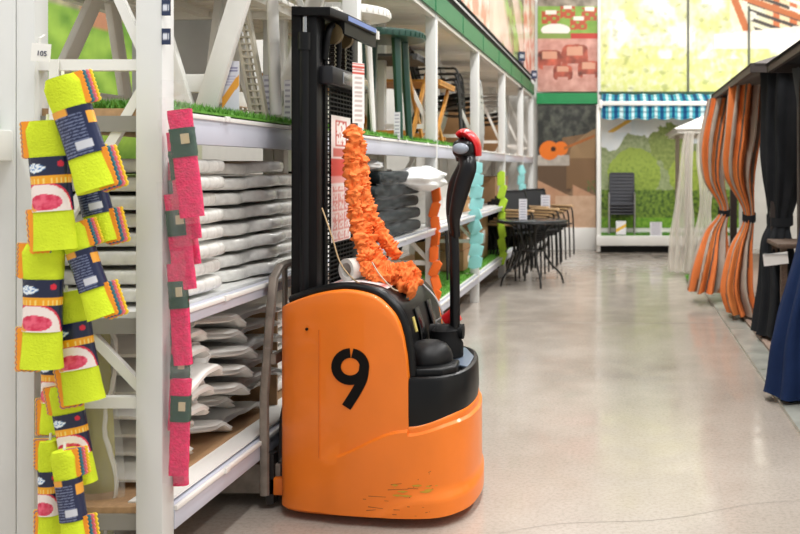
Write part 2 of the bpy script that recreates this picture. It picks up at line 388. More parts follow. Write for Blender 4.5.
body = b.build('body_shell', m_or, tr, ang=50); body['label'] = 'orange lower body shell'
# number 9 on the side panel
def panel_pt(px, py): 
    # point on the near side panel, just proud of the paint
    X = (px-620)/900*3.43
    Y = interp(sorted([(p.x, p.y) for p in pl if p.y < 3.6]), X)
    X = (px-620)/900*Y; am = .0
    return V((X, Y - .0025, CZ - (py-168)/900*Y))
b = MB()
def ribbon(pts, w):
    L_ = []
    for i, p in enumerate(pts):
        a = V(pts[max(i-1, 0)]); c = V(pts[min(i+1, len(pts)-1)]); t = (c-a).normalized(); nn = V((-t.y, t.x)); ww = w[i] if isinstance(w, list) else w
        L_.append([panel_pt(*(V(p) + nn*ww/2)), panel_pt(*(V(p) - nn*ww/2))])
    return L_
ring = [(350.5 + 14.2*math.cos(q), 366.5 + 13.6*math.sin(q)) for q in [math.radians(-82 + 352*k/30) for k in range(31)]]
tail = catmull([(364.5, 366), (362.5, 379), (356, 392), (346.5, 407)], 6, False)
for s_ in (ribbon(ring, 9.6), ribbon([tuple(t) for t in tail], 10)):
    A = [[q + V((0, -.0008, 0)) for q in r] for r in s_]; b.loft(A, False, False)
b.build('number_nine', mat('stencil_black', '#0d0b0a', .6, spec=.15), tr, recalc=False)['label'] = 'black stencilled number 9'
b = MB(); b.cyl(panel_pt(307, 329), panel_pt(307, 329) + V((0, -.002, 0)), .006, seg=12); b.build('bolt_hole', M_rubber, tr)
# seams of the side panel
b = MB()
for p0, p1 in (((319, 330), (319, 458)), ((319, 330), (408, 331))):
    q = [panel_pt(p0[0]+(p1[0]-p0[0])*t/8, p0[1]+(p1[1]-p0[1])*t/8) for t in range(9)]
    if p0[0] == p1[0]: b.tube(q, .0012, 5)
b.build('panel_seam', mat('orange_seam', '#cd6510', .5), tr)
# scratches near the bottom
b = MB(); rr = random.Random(4)
for k in range(44):
    x = rr.uniform(-1.25, -.66); y = interp(sorted([(p.x, p.y) for p in pl if p.y < 3.6]), x); z = rr.uniform(.05, .22); l = rr.uniform(.02, .10)
    o_ = .0105 + (.008 if z < low(x) else 0)
    if x + l > -.67: l = .01
    y2 = interp(sorted([(p.x, p.y) for p in pl if p.y < 3.6]), x+l); z2 = z + rr.uniform(-.006, .006)
    if x > -1.0: b.loft([[V((x, y-o_-.001, z-.0015)), V((x, y-o_-.001, z+.002))], [V((x+l, y2-o_-.001, z2-.0008)), V((x+l, y2-o_-.001, z2+.001))]], False, False)
b.build('scratches', mat('scratch_brown', '#a65a1c', .7), tr, recalc=False)
b = MB()
for k in range(9):
    x = rr.uniform(-.86, -.70); y = interp(sorted([(p.x, p.y) for p in pl if p.y < 3.6]), x); z = rr.uniform(.125, .17); l = rr.uniform(.02, .045)
    y2 = interp(sorted([(p.x, p.y) for p in pl if p.y < 3.6]), x+l)
    b.loft([[V((x, y-.0128, z)), V((x, y-.0128, z+.003))], [V((x+l*.5, (y+y2)/2-.0128, z-.004)), V((x+l*.5, (y+y2)/2-.0128, z+.005))], [V((x+l, y2-.0128, z)), V((x+l, y2-.0128, z+.002))]], False, False)
b.build('scraped_patches', mat('scraped_ochre', '#c79a2c', .7), tr, recalc=False)
# hood
hp = [tuple(p + V((0, .012))) for p in catmull(curve[2:], 6, False)]
hp = [(-1.29, .5)] + hp + [(-.792, .45), (-1.0, .45)]
b = MB(); b.prism(hp, 'y', 3.52, 4.09, bev=.012)
hood = b.build('hood', m_hood, tr, ang=30)
b = MB()                                             # rim between hood and side panel
hc = [p for p in catmull(curve[2:], 6, False)]
b.tube([V((p.x+.004, interp(sorted([(q.x, q.y) for q in pl if q.y < 3.6]), p.x) + .045, p.y + .006)) for p in hc], .02, 10, ell=(1, 1)); b.build('hood_rim', m_hood, tr)
for q in (3.64, 3.86):                               # recessed grip slots in the console face
    b = MB(); b.prism([(-.836, .79), (-.812, .71), (-.800, .60), (-.792, .60), (-.804, .713), (-.829, .792)], 'y', q, q+.07, bev=.004)
    b.build('console_slot', mat('gloss_black', '#0c0c0d', .2), hood)
b = MB(); b.box((-.820, 3.60, .735), (.005, .025, .06), Matrix.Rotation(-.25, 3, 'Y')); b.build('caution_sticker', mat('yellow_sticker', '#cdbb6a', .5), hood)
b = MB(); b.box((-.797, 3.99, .62), (.008, .14, .03), Matrix.Rotation(-.12, 3, 'Y')); b.build('rating_plate', mat('pale_plate', '#cfc6c4', .4), hood)
# sheet of paper taped on the hood
def htop(x): return interp([tuple(p + V((0, .0135))) for p in catmull(curve[2:], 6, False)], x)
b = MB(); b.grid(lambda u, v: V((-1.17 + u*.25, 3.56 + v*.22, htop(-1.17 + u*.25) + .0015)), 12, 10, lambda u, v: lin('#c96a62') if (.06 < u < .09 or .91 < u < .94) else (lin('#b8b0b0') if (int(v*22) % 3 == 0 and .15 < u < .85 and (int(u*30) % 4)) else lin('#efe9e8'))); b.build('instruction_sheet', M_print, tr)
# control tray
tp = [p for p in loop if p.x > -.8]
i0 = next(i for i in range(len(loop)) if loop[i].x > -.8 and loop[i-1].x <= -.8)
tp = []; i = i0
while loop[i % n].x > -.8: tp.append(loop[i % n]); i += 1
def offs(P, o):
    out = []
    for i, p in enumerate(P):
        t = (P[min(i+1, len(P)-1)] - P[max(i-1, 0)]).normalized(); out.append(V((p.x + t.y*o, p.y - t.x*o)))
    return out
b = MB(); rg = []
for o, z in ((-.004, .30), (-.004, .40), (-.001, .42), (-.004, .55), (-.010, .562), (-.022, .566), (-.04, .560), (-.05, .552)):
    q = offs(tp, o); rg.append([V((p.x, p.y, z + (.030*sst(-.8, -.6, p.x) if z < .45 else 0))) for p in q])
b.loft(rg)
b.build('control_tray', m_hood, tr, ang=30)
b = MB(); b.prism([(-.80, 3.44), (-.68, 3.45), (-.635, 3.50), (-.645, 3.62), (-.80, 3.66)], 'z', .55, .592, bev=.012); b.build('tray_step', m_hood, tr)
b = MB(); b.prism([(-.68, 3.66), (-.61, 3.6), (-.615, 3.8), (-.68, 3.98), (-.76, 4.02), (-.76, 3.7)], 'z', .5545, .566, bev=.003); b.build('tray_plate', mat('blue_grey_plate', '#6f7d8f', .3, .3), tr)
b = MB(); b.lathe((-.765, 3.59, .565), [(.090, 0), (.100, .012), (.103, .04), (.096, .065), (.077, .09), (.048, .104), (.015, .11), (.0, .11)], 32, sx=.95); b.build('rubber_dome', mat('matte_black_dome', '#100f10', .45, spec=.3, var=.1), tr, ang=60)
b = MB(); b.lathe((-.735, 3.79, .57), [(.075, 0), (.075, .05), (.06, .08), (.06, .11), (.035, .13), (0, .131)], 24); b.cyl((-.80, 3.8, .67), (-.66, 3.8, .67), .032, seg=16); b.build('tiller_joint', M_rubber, tr)
b = MB(); b.cyl((-.745, 3.86, .70), (-.70, 3.86, .735), .034, seg=20); b.build('emergency_button', mat('red_plastic', '#c3161c', .3), tr)
# tiller
b = MB(); b.tube([(-.695, 3.79, .57), (-.695, 3.79, .80), (-.697, 3.79, 1.0), (-.705, 3.79, 1.16)], .0235, 16, ell=(1, .9)); b.build('tiller_tube', mat('tiller_black', '#0c0c0e', .3, spec=.3, wear=('#56565a', 60, .7)), tr)
hd = None
b = MB()
for dy, dx in ((-.06, 0.), (.075, -.006)):
    yy = 3.79 + dy
    P = catmull([W(455.5, 236, 3.79 + dy*.1), W(454.5-(dy > 0)*2, 220, 3.79+dy*.7), W(458-(dy > 0)*5, 203, yy), W(463-(dy > 0)*6, 184, yy), W(468-(dy > 0)*3, 168, yy), W(467, 158, 3.79+dy*.7), W(466.5, 146, 3.79+dy*.5)], 6, False)
    m_ = len(P); b.tube(P, [.018 + .013*sst(0, .55, k/m_) for k in range(m_)], 14, ell=(1, 1.15))
hd = b.build('tiller_handle', mat('tiller_grip', '#100f11', .28, spec=.35, var=.1), tr, ang=70)
b = MB(); b.tube([(-.655, 3.79, 1.385), (-.652, 3.79, 1.42), (-.648, 3.79, 1.455), (-.643, 3.79, 1.485)], [.035, .046, .047, .032], 20, ell=(1, 1.0)); b.box((-.650, 3.79, 1.44), (.092, .16, .075), bev=.028, seg=4); b.build('tiller_head', mat('tiller_grip'), hd, ang=60)
b = MB(); P = catmull([(-.680, 3.79, 1.495), (-.655, 3.79, 1.508), (-.628, 3.79, 1.494), (-.604, 3.79, 1.460), (-.597, 3.79, 1.41)], 5, False)
b.tube(P, [.014 + .014*math.sin(PI*(.18+.75*k/(len(P)-1))) for k in range(len(P))], 16, ell=(.7, 2.6), up=(1, 0, 1)); b.build('belly_switch', mat('red_plastic'), hd, ang=60)
b = MB(); b.lathe((0, 0, 0), [(.0, -.012), (.024, -.008), (.027, 0), (.022, .01), (.0, .013)], 24, sx=1.25, sy=.85)
bmesh.ops.rotate(b.bm, verts=b.bm.verts, cent=(0, 0, 0), matrix=Matrix.Rotation(PI/2, 3, 'X')); bmesh.ops.translate(b.bm, verts=b.bm.verts, vec=V((-.655, 3.695, 1.44))); b.build('thumb_button', mat('grey_button', '#8e96a2', .3), hd, ang=70)
b = MB(); b.tube(catmull([(-.88, 3.99, .85), (-.82, 3.96, .80), (-.78, 3.9, .76), (-.765, 3.88, .72), (-.79, 3.86, .70), (-.755, 3.87, .675)], 6, False), .0045, 6); b.build('key_cable', mat('pale_cable', '#9a9896', .4), tr)
# mast
def upright(y0, y1, name):
    b = MB(); b.box((-1.29, (y0+y1)/2, 1.02), (.040, y1-y0, 1.97), bev=.003)
    b.box((-1.226, (y0+y1)/2, 1.005), (.036, (y1-y0), 1.93), bev=.003)
    b.box((-1.26, max(y0, y1)-.015 if y0 < 3.8 else min(y0, y1)+.015, 1.0), (.10, .02, 1.95))
    return b.build(name, M_black, tr)
upright(3.585, 3.685, 'mast_upright'); upright(4.05, 4.15, 'mast_upright')
b = MB(); b.cyl((-1.258, 3.60, .3), (-1.258, 3.60, 1.885), .0235, seg=20); b.cyl((-1.258, 3.60, 1.83), (-1.258, 3.60, 1.90), .03, seg=20); b.build('lift_cylinder', mat('cylinder_black', '#0d0e10', .3, spec=.3, var=.1), tr)
b = MB(); b.cyl((-1.258, 3.60, 1.89), (-1.258, 3.60, 1.99), .014, seg=16); b.build('piston_rod', M_chrome, tr)
b = MB(); b.cyl((-1.258, 4.13, .3), (-1.258, 4.13, 1.9), .0235, seg=16); b.build('lift_cylinder', mat('cylinder_black'), tr)
b = MB(); b.prism([(-1.30, 3.57), (-1.15, 3.57), (-1.13, 3.72), (-1.11, 4.1), (-1.15, 4.17), (-1.30, 4.17)], 'z', 1.965, 2.0, bev=.004); b.box((-1.14, 3.93, 1.945), (.02, .42, .06), Matrix.Rotation(-.04, 3, 'Z')); b.build('top_plate', M_black, tr)
b = MB(); b.loft([[V((-1.127, 3.735, 1.972+z)), V((-1.107, 4.09, 1.972+z))] for k, z in ((0, 0), (1, .02))], False, False); b.build('blue_edge_tape', mat('blue_tape', '#6a80b8', .4), tr)
b = MB(); b.box((-1.19, 3.87, 1.735), (.07, .50, .075), bev=.008); b.build('cross_member', mat('grey_black_steel', '#232326', .3, .3), tr)
b = MB(); b.box((-1.155, 3.93, 1.735), (.012, .36, .05), bev=.004); b.build('bright_guide_rail', M_chrome, tr)
for y in (3.72, 3.86):
    b = MB()
    for k in range(22): b.box((-1.185, y, 1.78 + k*.0085), (.02 if k % 2 else .013, .018 if k % 2 else .012, .0075))
    b.build('lift_chain', mat('oily_chain', '#3a322c', .35, .7), tr)
    b = MB(); b.cyl((-1.19, y-.013, 1.915), (-1.19, y+.013, 1.915), .045, seg=20); b.build('chain_pulley', mat('brass_pulley', '#6b5a3c', .4, .6), tr)
b = MB(); b.tube(catmull([(-1.2, 3.66, 1.80), (-1.19, 3.665, 1.90), (-1.185, 3.70, 1.945), (-1.18, 3.76, 1.94), (-1.185, 3.79, 1.86), (-1.19, 3.79, 1.77)], 6, False), .013, 10); b.build('hydraulic_hose', M_rubber, tr)
b = MB()                                              # finger guard mesh
for k in range(56): b.box((-1.2, 3.865, .86 + k*.0185), (.003, .37, .0065))
for k in range(9): b.box((-1.2025, 3.69 + k*.044, 1.37), (.003, .006, 1.04))
b.box((-1.203, 3.682, 1.38), (.006, .03, 1.08))
b.build('mesh_guard', M_rubber, tr)
def c_sheet(u, v):
    if v > .68:
        if .2 < u < .8 and .75 < v < .97: return lin('#c2453a') if (abs(u-.5) > .24 or v < .77 or v > .95 or (fbm(u*12, v*30, 2) > .12)) else lin('#f1ece8')
        if v < .74 and .1 < u < .9: return lin('#cc6a60')
    if .52 < v < .66: return lin('#d2443a')
    if .46 < v < .52: return lin('#e4a09a')
    if v < .44 and .08 < u < .92:
        q = (v*13) % 1; p = (u*3.2) % 1
        if q > .15 and p > .1 and (q < .3 or p < .25 or fbm(u*25, v*60, 3) > .08): return lin('#d98a80')
        return lin('#efe2de')
    return lin('#efe9e5')
b = MB(); paint(b, (-1.192, 3.715, 1.05), (0, .265, 0), (0, 0, .53), 36, 72, c_sheet); sh = b.build('warning_sheet', M_print, tr); sh['label'] = 'white safety sheet printed with red pictograms'
def c_tag(u, v): return lin('#cf5a4c') if v > .80 and (int(v*60) % 3) else (lin('#c9b9b4') if int(v*26) % 2 and .15 < u < .85 else lin('#f2eeea'))
b = MB(); paint(b, (-1.10, 3.70, 1.545), (.035, .05, 0), (.0, .0, .25), 8, 50, c_tag); b.build('hanging_label', M_print, tr)['label'] = 'narrow white label strip with red heading'
# carriage, backrest, forks, straddle legs, wheels
cg = MB()
cg.tube([(-1.412, 3.575, .06), (-1.415, 3.58, .45), (-1.395, 3.585, .75), (-1.385, 3.60, .92), (-1.375, 3.64, .962), (-1.37, 3.72, .968), (-1.37, 4.1, .968)], .016, 8, ell=(.8, 1.2))
for y in (3.70, 3.80, 3.90, 4.0, 4.1): cg.box((-1.378, y, .78), (.012, .03, .37))
cg.box((-1.378, 3.84, .60), (.02, .53, .04)); cg.box((-1.39, 4.13, .5), (.02, .03, .92))
cr = cg.build('load_backrest', M_steelrust, tr)
b = MB(); b.prism([(3.6, .05), (4.13, .05), (4.13, .52), (3.9, .56), (3.72, .50), (3.63, .35)], 'x', -1.375, -1.335, bev=.004); b.box((-1.395, 3.61, .12), (.03, .05, .2)); b.build('fork_carriage', mat('dark_worn_steel', '#2e2c2b', .45, .3, var=.25, wear=('#7a746c', 26, .63)), tr)
b = MB(); b.box((-1.36, 3.60, .09), (.08, .03, .07), bev=.006); b.build('leg_bracket', mat('orange_paint'), tr)
for y in (3.66, 4.06):
    b = MB(); b.prism([(-1.36, .055), (-1.36, .175), (-2.1, .165), (-2.5, .12), (-2.52, .085), (-2.3, .055)], 'y', y-.055, y+.055, bev=.006); b.build('straddle_leg', M_steelrust, tr)
    b = MB()
    for x in (-2.30, -2.42): b.cyl((x, y-.035, .042), (x, y+.035, .042), .042, seg=18)
    b.build('load_roller', mat('cream_wheel', '#b9ab8c', .5), tr)
b = MB(); b.cyl((-.95, 3.72, .1), (-.95, 3.82, .1), .1, seg=28); b.build('drive_wheel', M_rubber, tr)
b = MB(); b.cyl((-.78, 3.98, .06), (-.78, 4.03, .06), .06, seg=20); b.build('caster_wheel', M_rubber, tr)
# ---- things hung on / resting on the truck
m_hose = mat('orange_ruched_fabric', '#f57f38', .8, var=.12, vs=60, bump=.3, bs=120)
def ruched(P, r0, seed, ph=0, taper0=1):
    P = catmull([V(p) for p in P], 26, False); m_ = len(P); rings = []; 
    L_ = 0; t0 = None
    x = V((0, 1, 0))
    for i in range(m_):
        if i: L_ += (P[i]-P[i-1]).length
        t = (P[min(i+1, m_-1)] - P[max(i-1, 0)]).normalized(); x = (x - t*x.dot(t)).normalized(); y = t.cross(x)
        rg = []; ph2 = nz(seed*3, L_*22, 1)*7
        for k in range(22):
            q = 2*PI*k/22; cx, sx_ = math.cos(q), math.sin(q)
            ruf = abs(math.sin(L_*118 + ph2 + 2.6*nz(cx*1.3+seed, sx_*1.3, L_*30)))
            lob = 1 + .75*nz(cx*1.7+seed, sx_*1.7+3, L_*42) + .22*nz(cx*4+seed, sx_*4+3, L_*90)
            rr_ = r0*1.1*(.62 + .5*ruf)*lob
            e = min(1, (i+2)/10, (m_-i+1)/8); rg.append(P[i] + (x*math.cos(q) + y*math.sin(q))*rr_*e)
        rings.append(rg)
    return rings
hz = thing('expandable_garden_hose', 'orange ruched fabric garden hose draped down the mast onto the hood', 'hose', (-1.05, 3.72, .92))
for k, (P, r0) in enumerate((
    ([W(352, 124, 3.74), W(357, 150, 3.74), W(358, 185, 3.74), W(362, 220, 3.74), W(371, 250, 3.72), W(384, 270, 3.70), W(400, 283, 3.68), W(416, 291, 3.66)], .030),
    ([W(355, 128, 3.71), W(352, 160, 3.69), W(354, 195, 3.68), W(357, 225, 3.68), W(365, 252, 3.67), W(380, 268, 3.67), W(396, 272, 3.68), W(412, 279, 3.68)], .026),
    ([W(354, 135, 3.76), W(361, 165, 3.77), W(366, 200, 3.78), W(376, 225, 3.78), W(388, 243, 3.77), W(398, 259, 3.77)], .024),
    ([W(368, 248, 3.66), W(362, 262, 3.64), W(370, 274, 3.62), W(386, 276, 3.64), W(402, 268, 3.70), W(414, 272, 3.74), W(417, 284, 3.70)], .021))):
    b = MB(); b.loft(ruched(P, r0, k*5.3, k)); b.build('hose_loop', m_hose, hz, ang=80)
b = MB(); b.tube(catmull([W(372, 262, 3.60), W(380, 275, 3.585), W(392, 288, 3.58), W(398, 291, 3.6)], 6, False), .003, 6); b.build('cord_end', mat('white_cord', '#cbb79d', .7), hz)
# roll of film
q0 = W(346, 270, 3.62); 
b = MB(); ax = V((.55, .83, 0)).normalized()
def annul(b, c, ax, r1, r2, L_, seg=28):
    x = V((0, 0, 1)); y = ax.cross(x); rg = []
    for r, t in ((r1, 0), (r2, 0), (r2, L_), (r1, L_), (r1, 0)): rg.append([c + ax*t + (x*math.cos(a) + y*math.sin(a))*r for a in (2*PI*k/seg for k in range(seg))])
    b.loft(rg, True, False)
annul(b, q0, ax, .03, .046, .19); b.root('roll', mat('film_roll_white', '#d9d6cf', .3, var=.04), 'short white roll with a hollow core lying on the hood by the mast', 'roll', base=q0 - V((0, 0, .046)))
b = MB(); b.tube(catmull([W(322, 208, 3.60), W(327, 222, 3.58), W(333, 240, 3.56), W(340, 262, 3.55), W(351, 277, 3.54), W(362, 284, 3.55), W(380, 287, 3.58)], 8, False), .0028, 6); b.root('twine', mat('jute_twine', '#b79d78', .9), 'thin loose twine hanging from the mast over the white roll', 'string')
# ================================================================ the long rack on the left
ZL, ZM, ZU, ZT = .285, .905, 1.55, 2.56              # deck heights
RB = -2.62                                            # its back edge
PY = [2.85 + 2.09*k for k in range(6)] + [14.85]
rk = thing('storage_rack', 'long white steel storage rack running down the left side of the aisle', 'rack', (-2.0, 8.85, 0))
for k, y in enumerate(PY):
    b = MB(); b.box((FX-.042, y, 1.37), (.083, .075, 2.74), bev=.003)
    b.build('front_post', M_grey_post, rk)
    for x in (-1.86, -1.919): b = MB(); b.box((x, y, 1.37), (.056, .07, 2.74), bev=.003); b.build('rear_post', M_grey_post, rk)
    b = MB(); b.box((RB+.04, y, 1.37), (.07, .07, 2.74)); b.build('rear_post', M_grey_post, rk)
    for z in (1.685, .62, .10): b = MB(); b.box((-1.67, y, z), (.33, .03, .035)); b.build('frame_rung', M_white, rk)
    for z0, z1, s in ((2.45, 1.72, 1), (1.62, 1.05, -1), (1.0, .65, 1)):
        b = MB(); b.bar((-1.84, y+.01, z0 if s > 0 else z1), (-1.51, y+.01, z1 if s > 0 else z0), .03, .02, up=(0, 1, 0)); b.build('diagonal_brace', M_white, rk)
b = MB()                                              # perforations up the sides of the first posts
for i in range(46):
    b.box((FX-.028, 2.812, .12 + i*.055), (.006, .002, .018)); b.box((-1.86, 2.814, .12 + i*.055), (.006, .002, .018))
M_beam = mat('beam_enamel', '#c6c9d6', .3, var=.05, vs=3, wear=('#a9aab4', 10, .66))
for (z0, z1, h) in ((.20, .275, .055), (.845, .895, .05), (1.44, 1.54, .07)):
    for k in range(6):
        y0, y1 = PY[k]+.038, PY[k+1]-.038
        b = MB(); b.box((FX-.02, (y0+y1)/2, (z0+z1)/2), (.045, y1-y0, z1-z0), bev=.003)
        b.build('beam', M_beam, rk)
        b = MB(); b.box((FX+.004, (y0+y1)/2, z1-.006), (.012, y1-y0, .016), bev=.002)
        for q in (.18, .5, .83): b.box((FX+.011, y0+(y1-y0)*q, z1-.004), (.012, .035, .02), bev=.002)
        b.build('price_rail', M_white, rk)
M_chip = mat('chipboard', '#b08d68', .8, var=.12, vs=60)
M_decks = mat('deck_steel', '#dcdcd9', .45, var=.04)
for z, m in ((ZL, M_chip), (ZM, M_decks), (ZU, M_chip)):
    for k in range(6):
        if z == ZL: b = MB(); b.box((FX-.085, (PY[k]+PY[k+1])/2, z+.0015), (.13, PY[k+1]-PY[k]-.08, .006)); b.build('shelf_lip', M_white, rk)
        b = MB(); b.box(((FX+RB)/2-.02, (PY[k]+PY[k+1])/2, z-.013), (FX-RB-.06, PY[k+1]-PY[k]-.006, .024)); b.build('shelf_deck', m, rk)
for z in (.86, 1.50, .24):
    b = MB(); b.box((-2.28, 2.86, z), (.66, .05, .06)); b.build('end_beam', M_white, rk)
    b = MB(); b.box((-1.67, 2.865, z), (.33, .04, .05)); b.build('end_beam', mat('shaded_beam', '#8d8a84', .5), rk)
b = MB(); b.grid(lambda u, v: V((FX-.02 + (-3.3-FX)*v, 2.85 + 12.0*u, ZT + .012*(1 if (u*12/.1) % 1 < .5 else -1))), 480, 2)
b.build('corrugated_top_deck', mat('corrugated_white', '#f2f2ef', .4, var=.03), rk, ang=20)
for k in range(6): b = MB(); b.box((FX-.03, (PY[k]+PY[k+1])/2, 2.55), (.05, 2.01, .05)); b.build('top_beam', M_white, rk)
b = MB(); b.box((-2.3, 8.85, 2.66), (1.6, 12, .02)); b.build('roof_sheet', M_dark, rk)
b = MB(); b.box((FX+.012, 8.85, 2.645), (.012, 12.0, .165))
for k in range(10): b.box((FX+.02, 3.3+k*1.2, 2.645), (.006, .02, .165))
b.build('green_fascia', mat('fascia_green', '#1a7045', .45, var=.06), rk)
b = MB(); b.box((FX-.06, 8.85, 2.78), (.05, 12.0, .12)); b.build('fascia_shadow_gap', mat('dark_channel', '#24221f', .7), rk)
for y, z, xx in ((2.80, 1.70, 0), (2.80, 1.78, 0)): pass
# end shelf stub with a lip, left of the first frame
b = MB(); b.box((-2.15, 2.78, 1.43), (.50, .14, .095), bev=.004); b.box((-2.05, 2.806, 1.50), (.10, .06, .05)); b.build('end_shelf', M_white, rk)
# ---- banner above the rack
def c_banner(u, v):
    x = u*12; y = v*1.75
    n = fbm(x*1.3, y*2.5, 2); c = mix(lin('#e8d3c4'), lin('#cbb3a4'), clamp(.5+n*2))
    k = int(x/1.7)
    e = (x/1.7) % 1
    if k % 3 == 0: c = mix(lin('#d98b78'), lin('#efe0d4'), clamp(.5+fbm(x*3, y*5, 5)*3))
    if k % 3 == 2 or (k % 3 == 1 and e > .65): c = mix(c, mix(lin('#8fb25c'), lin('#6f5c48'), clamp(.4+fbm(x*2, y*5, 6)*3)), sst(.3, .6, (x*.5+y*.8) % 1))
    if e < .02: c = lin('#8c8680')
    return c
bn = MB(); bn.box((FX+.01, 8.85, 3.72), (.03, 12.1, 1.78)); bn.mi = 1
paint(bn, (FX+.028, 2.8, 2.84), (0, 12.1, 0), (0, 0, 1.75), 500, 60, c_banner)
bn.root('printed_banner', [mat('dark_channel'), M_printg], 'long printed garden banner above the green fascia of the rack', 'banner', base=(FX, 8.85, 2.83))
def c_sign(u, v): return lin('#d7dbe6') if (.35 < v < .68 and .15 < u < .85 and int(u*14) % 3) else lin('#23304f')
for (px, py, Y, lb) in ((521.5, 59, 12.7, 'small navy number plate on the banner, nearer of the two'), (536, 76.5, 14.5, 'small navy number plate on the banner, nearer the back wall')):
    p = W(px, py, Y); x = FX+.033
    b = MB(); b.box((x + .004, Y, p.z), (.006, .62, .13)); b.mi = 1; paint(b, (x+.0075, Y-.31, p.z-.065), (0, .62, 0), (0, 0, .13), 30, 8, c_sign)
    b.mi = 1; paint(b, (x, Y-.312, p.z-.065), (.09, 0, 0), (0, 0, .13), 14, 8, c_sign)
    b.root('number_plate', [mat('dark_channel'), M_print], lb, 'sign')
# small sign plates on the first front post, price tag on the rear post
for z, lb in ((W(0, 7, 2.8).z, 'upper small navy label on the inner edge of the first rack post'), (W(0, 36, 2.8).z, 'lower small navy label on the inner edge of the first rack post')):
    b = MB(); b.box((FX+.0125, 2.8115, z), (.027, .003, .05)); b.mi = 1; paint(b, (FX-.001, 2.8095, z-.025), (.027, 0, 0), (0, 0, .05), 10, 8, c_sign); b.root('shelf_label', [mat('dark_channel'), M_print], lb, 'sign')
def text(s, size, m, name, parent, loc, rot=(PI/2, 0, 0), ext=.0006):
    cu = bpy.data.curves.new(name, 'FONT'); cu.body = s; cu.size = size; cu.extrude = ext; cu.align_x = 'CENTER'; cu.align_y = 'CENTER'
    o = bpy.data.objects.new(name + '_c', cu); COL.objects.link(o)
    dg = bpy.context.evaluated_depsgraph_get(); me = bpy.data.meshes.new_from_object(o.evaluated_get(dg)); bpy.data.objects.remove(o)
    q = bpy.data.objects.new(name, me); COL.objects.link(q); me.materials.clear(); me.materials.append(m)
    if parent: q.parent = parent; q.matrix_local = wm(parent).inverted() @ Matrix.LocRotScale(V(loc), Matrix.Identity(3).to_euler() if False else __import__('mathutils').Euler(rot), V((1, 1, 1)))
    return q
t_ = thing('price_tag', 'small white price tag reading 105 clipped to the rear post beside the green cloths', 'price tag', W(42, 60, 2.76))
b = MB(); c = W(41, 52.5, 2.76); b.box(c, (.058, .004, .055), Matrix.Rotation(.08, 3, 'Y')); b.build('card', M_paper, t_)
text('105', .022, mat('print_navy', '#2c3350', .6), 'price_print', t_, c + V((.004, -.003, -.004)), (PI/2, .08, 0))
b = MB(); b.tube([c + V((-.008, .004, .02)), c + V((-.006, .004, .045)), c + V((-.002, .02, .055))], .004, 6); b.build('clip', M_plastic, t_)
# ---- artificial grass on the upper deck edge
for k in range(3):
    grass('artificial_grass', FX-.16, FX+.012, PY[k]+.05, PY[k+1]-.05, ZU-.004, 7000 if k == 0 else 3500, .028, ['artificial grass runner on the upper shelf of the nearest bay', 'artificial grass runner on the upper shelf behind the truck mast', 'artificial grass runner on the upper shelf in the third bay'][k], seed=k+5)
grass('artificial_grass', -1.85, -1.5, 2.96, 3.1, ZU-.001, 1800, .035, 'artificial grass showing through the end frame of the rack', seed=11)
grass('artificial_grass', -2.35, -1.95, 2.73, 2.84, 1.478, 900, .03, 'tuft of artificial grass on the end shelf at the left edge', seed=12)
for k in (2, 3, 4): grass('artificial_grass', FX-.6, FX-.04, PY[k]+.05, PY[k+1]-.05, ZL, 3500, .025, ['', '', 'artificial grass mat on the lowest shelf of the third bay', 'artificial grass mat on the lowest shelf of the fourth bay', 'artificial grass mat on the lowest shelf of the fifth bay'][k], seed=k+20)
# ---- panels seen through the rack
def c_meadow(u, v):
    n = fbm(u*20, v*9, 3); c = mix(lin('#9dc04a'), lin('#5f8a2a'), clamp(.5+n*2))
    if v > .62: c = mix(lin('#b8b08a'), lin('#77705a'), clamp(.5+n*2))
    if .58 < v < .72 and math.sin(u*30) > .5: c = lin('#b07a5a')
    if u > .8: c = mix(c, lin('#d8d2c4'), .75)
    return c
board('poster', 0, 6.2, 0, 2.2, 0, 160, 60, c_meadow, 'green meadow poster seen through the rack behind the white tables')
o = [x for x in bpy.data.objects if x.name.startswith('poster')][-1]; o.location = (-4.52, 6.6, 1.3); o.rotation_euler = (0, 0, PI/2)
# ================================================================ goods on the near bay
def lounger_mesh(seed=0):
    r = random.Random(seed); b = MB(); j = lambda q=.012: r.uniform(-q, q)
    pts = [(-1.17, -.54), (-.02, -.54), (0, -.50), (j(.006), -.20), (-.012, -.145), (-.05, -.125), (-.14+j(), -.11), (-.15, -.06), (-.10+j(), .02), (-.055+j(), .12), (-.06, .22), (-.03, .26), (-.004+j(.005), .30), (0, .40), (-.02, .46), (-1.17, .46)]
    pts = [tuple(p) for p in catmull(pts[1:-1], 4, False)]; pts = [(-1.17, -.54)] + pts + [(-1.17, .46)]
    b.prism(pts, 'z', 0, .046, bev=.016)
    bmesh.ops.recalc_face_normals(b.bm, faces=b.bm.faces)
    # a recessed middle and wrinkled wrap
    for v in b.bm.verts:
        v.co.z += .004*nz(v.co.x*9, v.co.y*14, seed) - .010*sst(-.12, 0, v.co.y)*(1-sst(.2, .3, v.co.y))
    return b
WF = mat('film_wrapped_white', '#e3e2dd', .22, var=.10, vs=30, bump=.7, bs=22, coat=.3)
proto = None
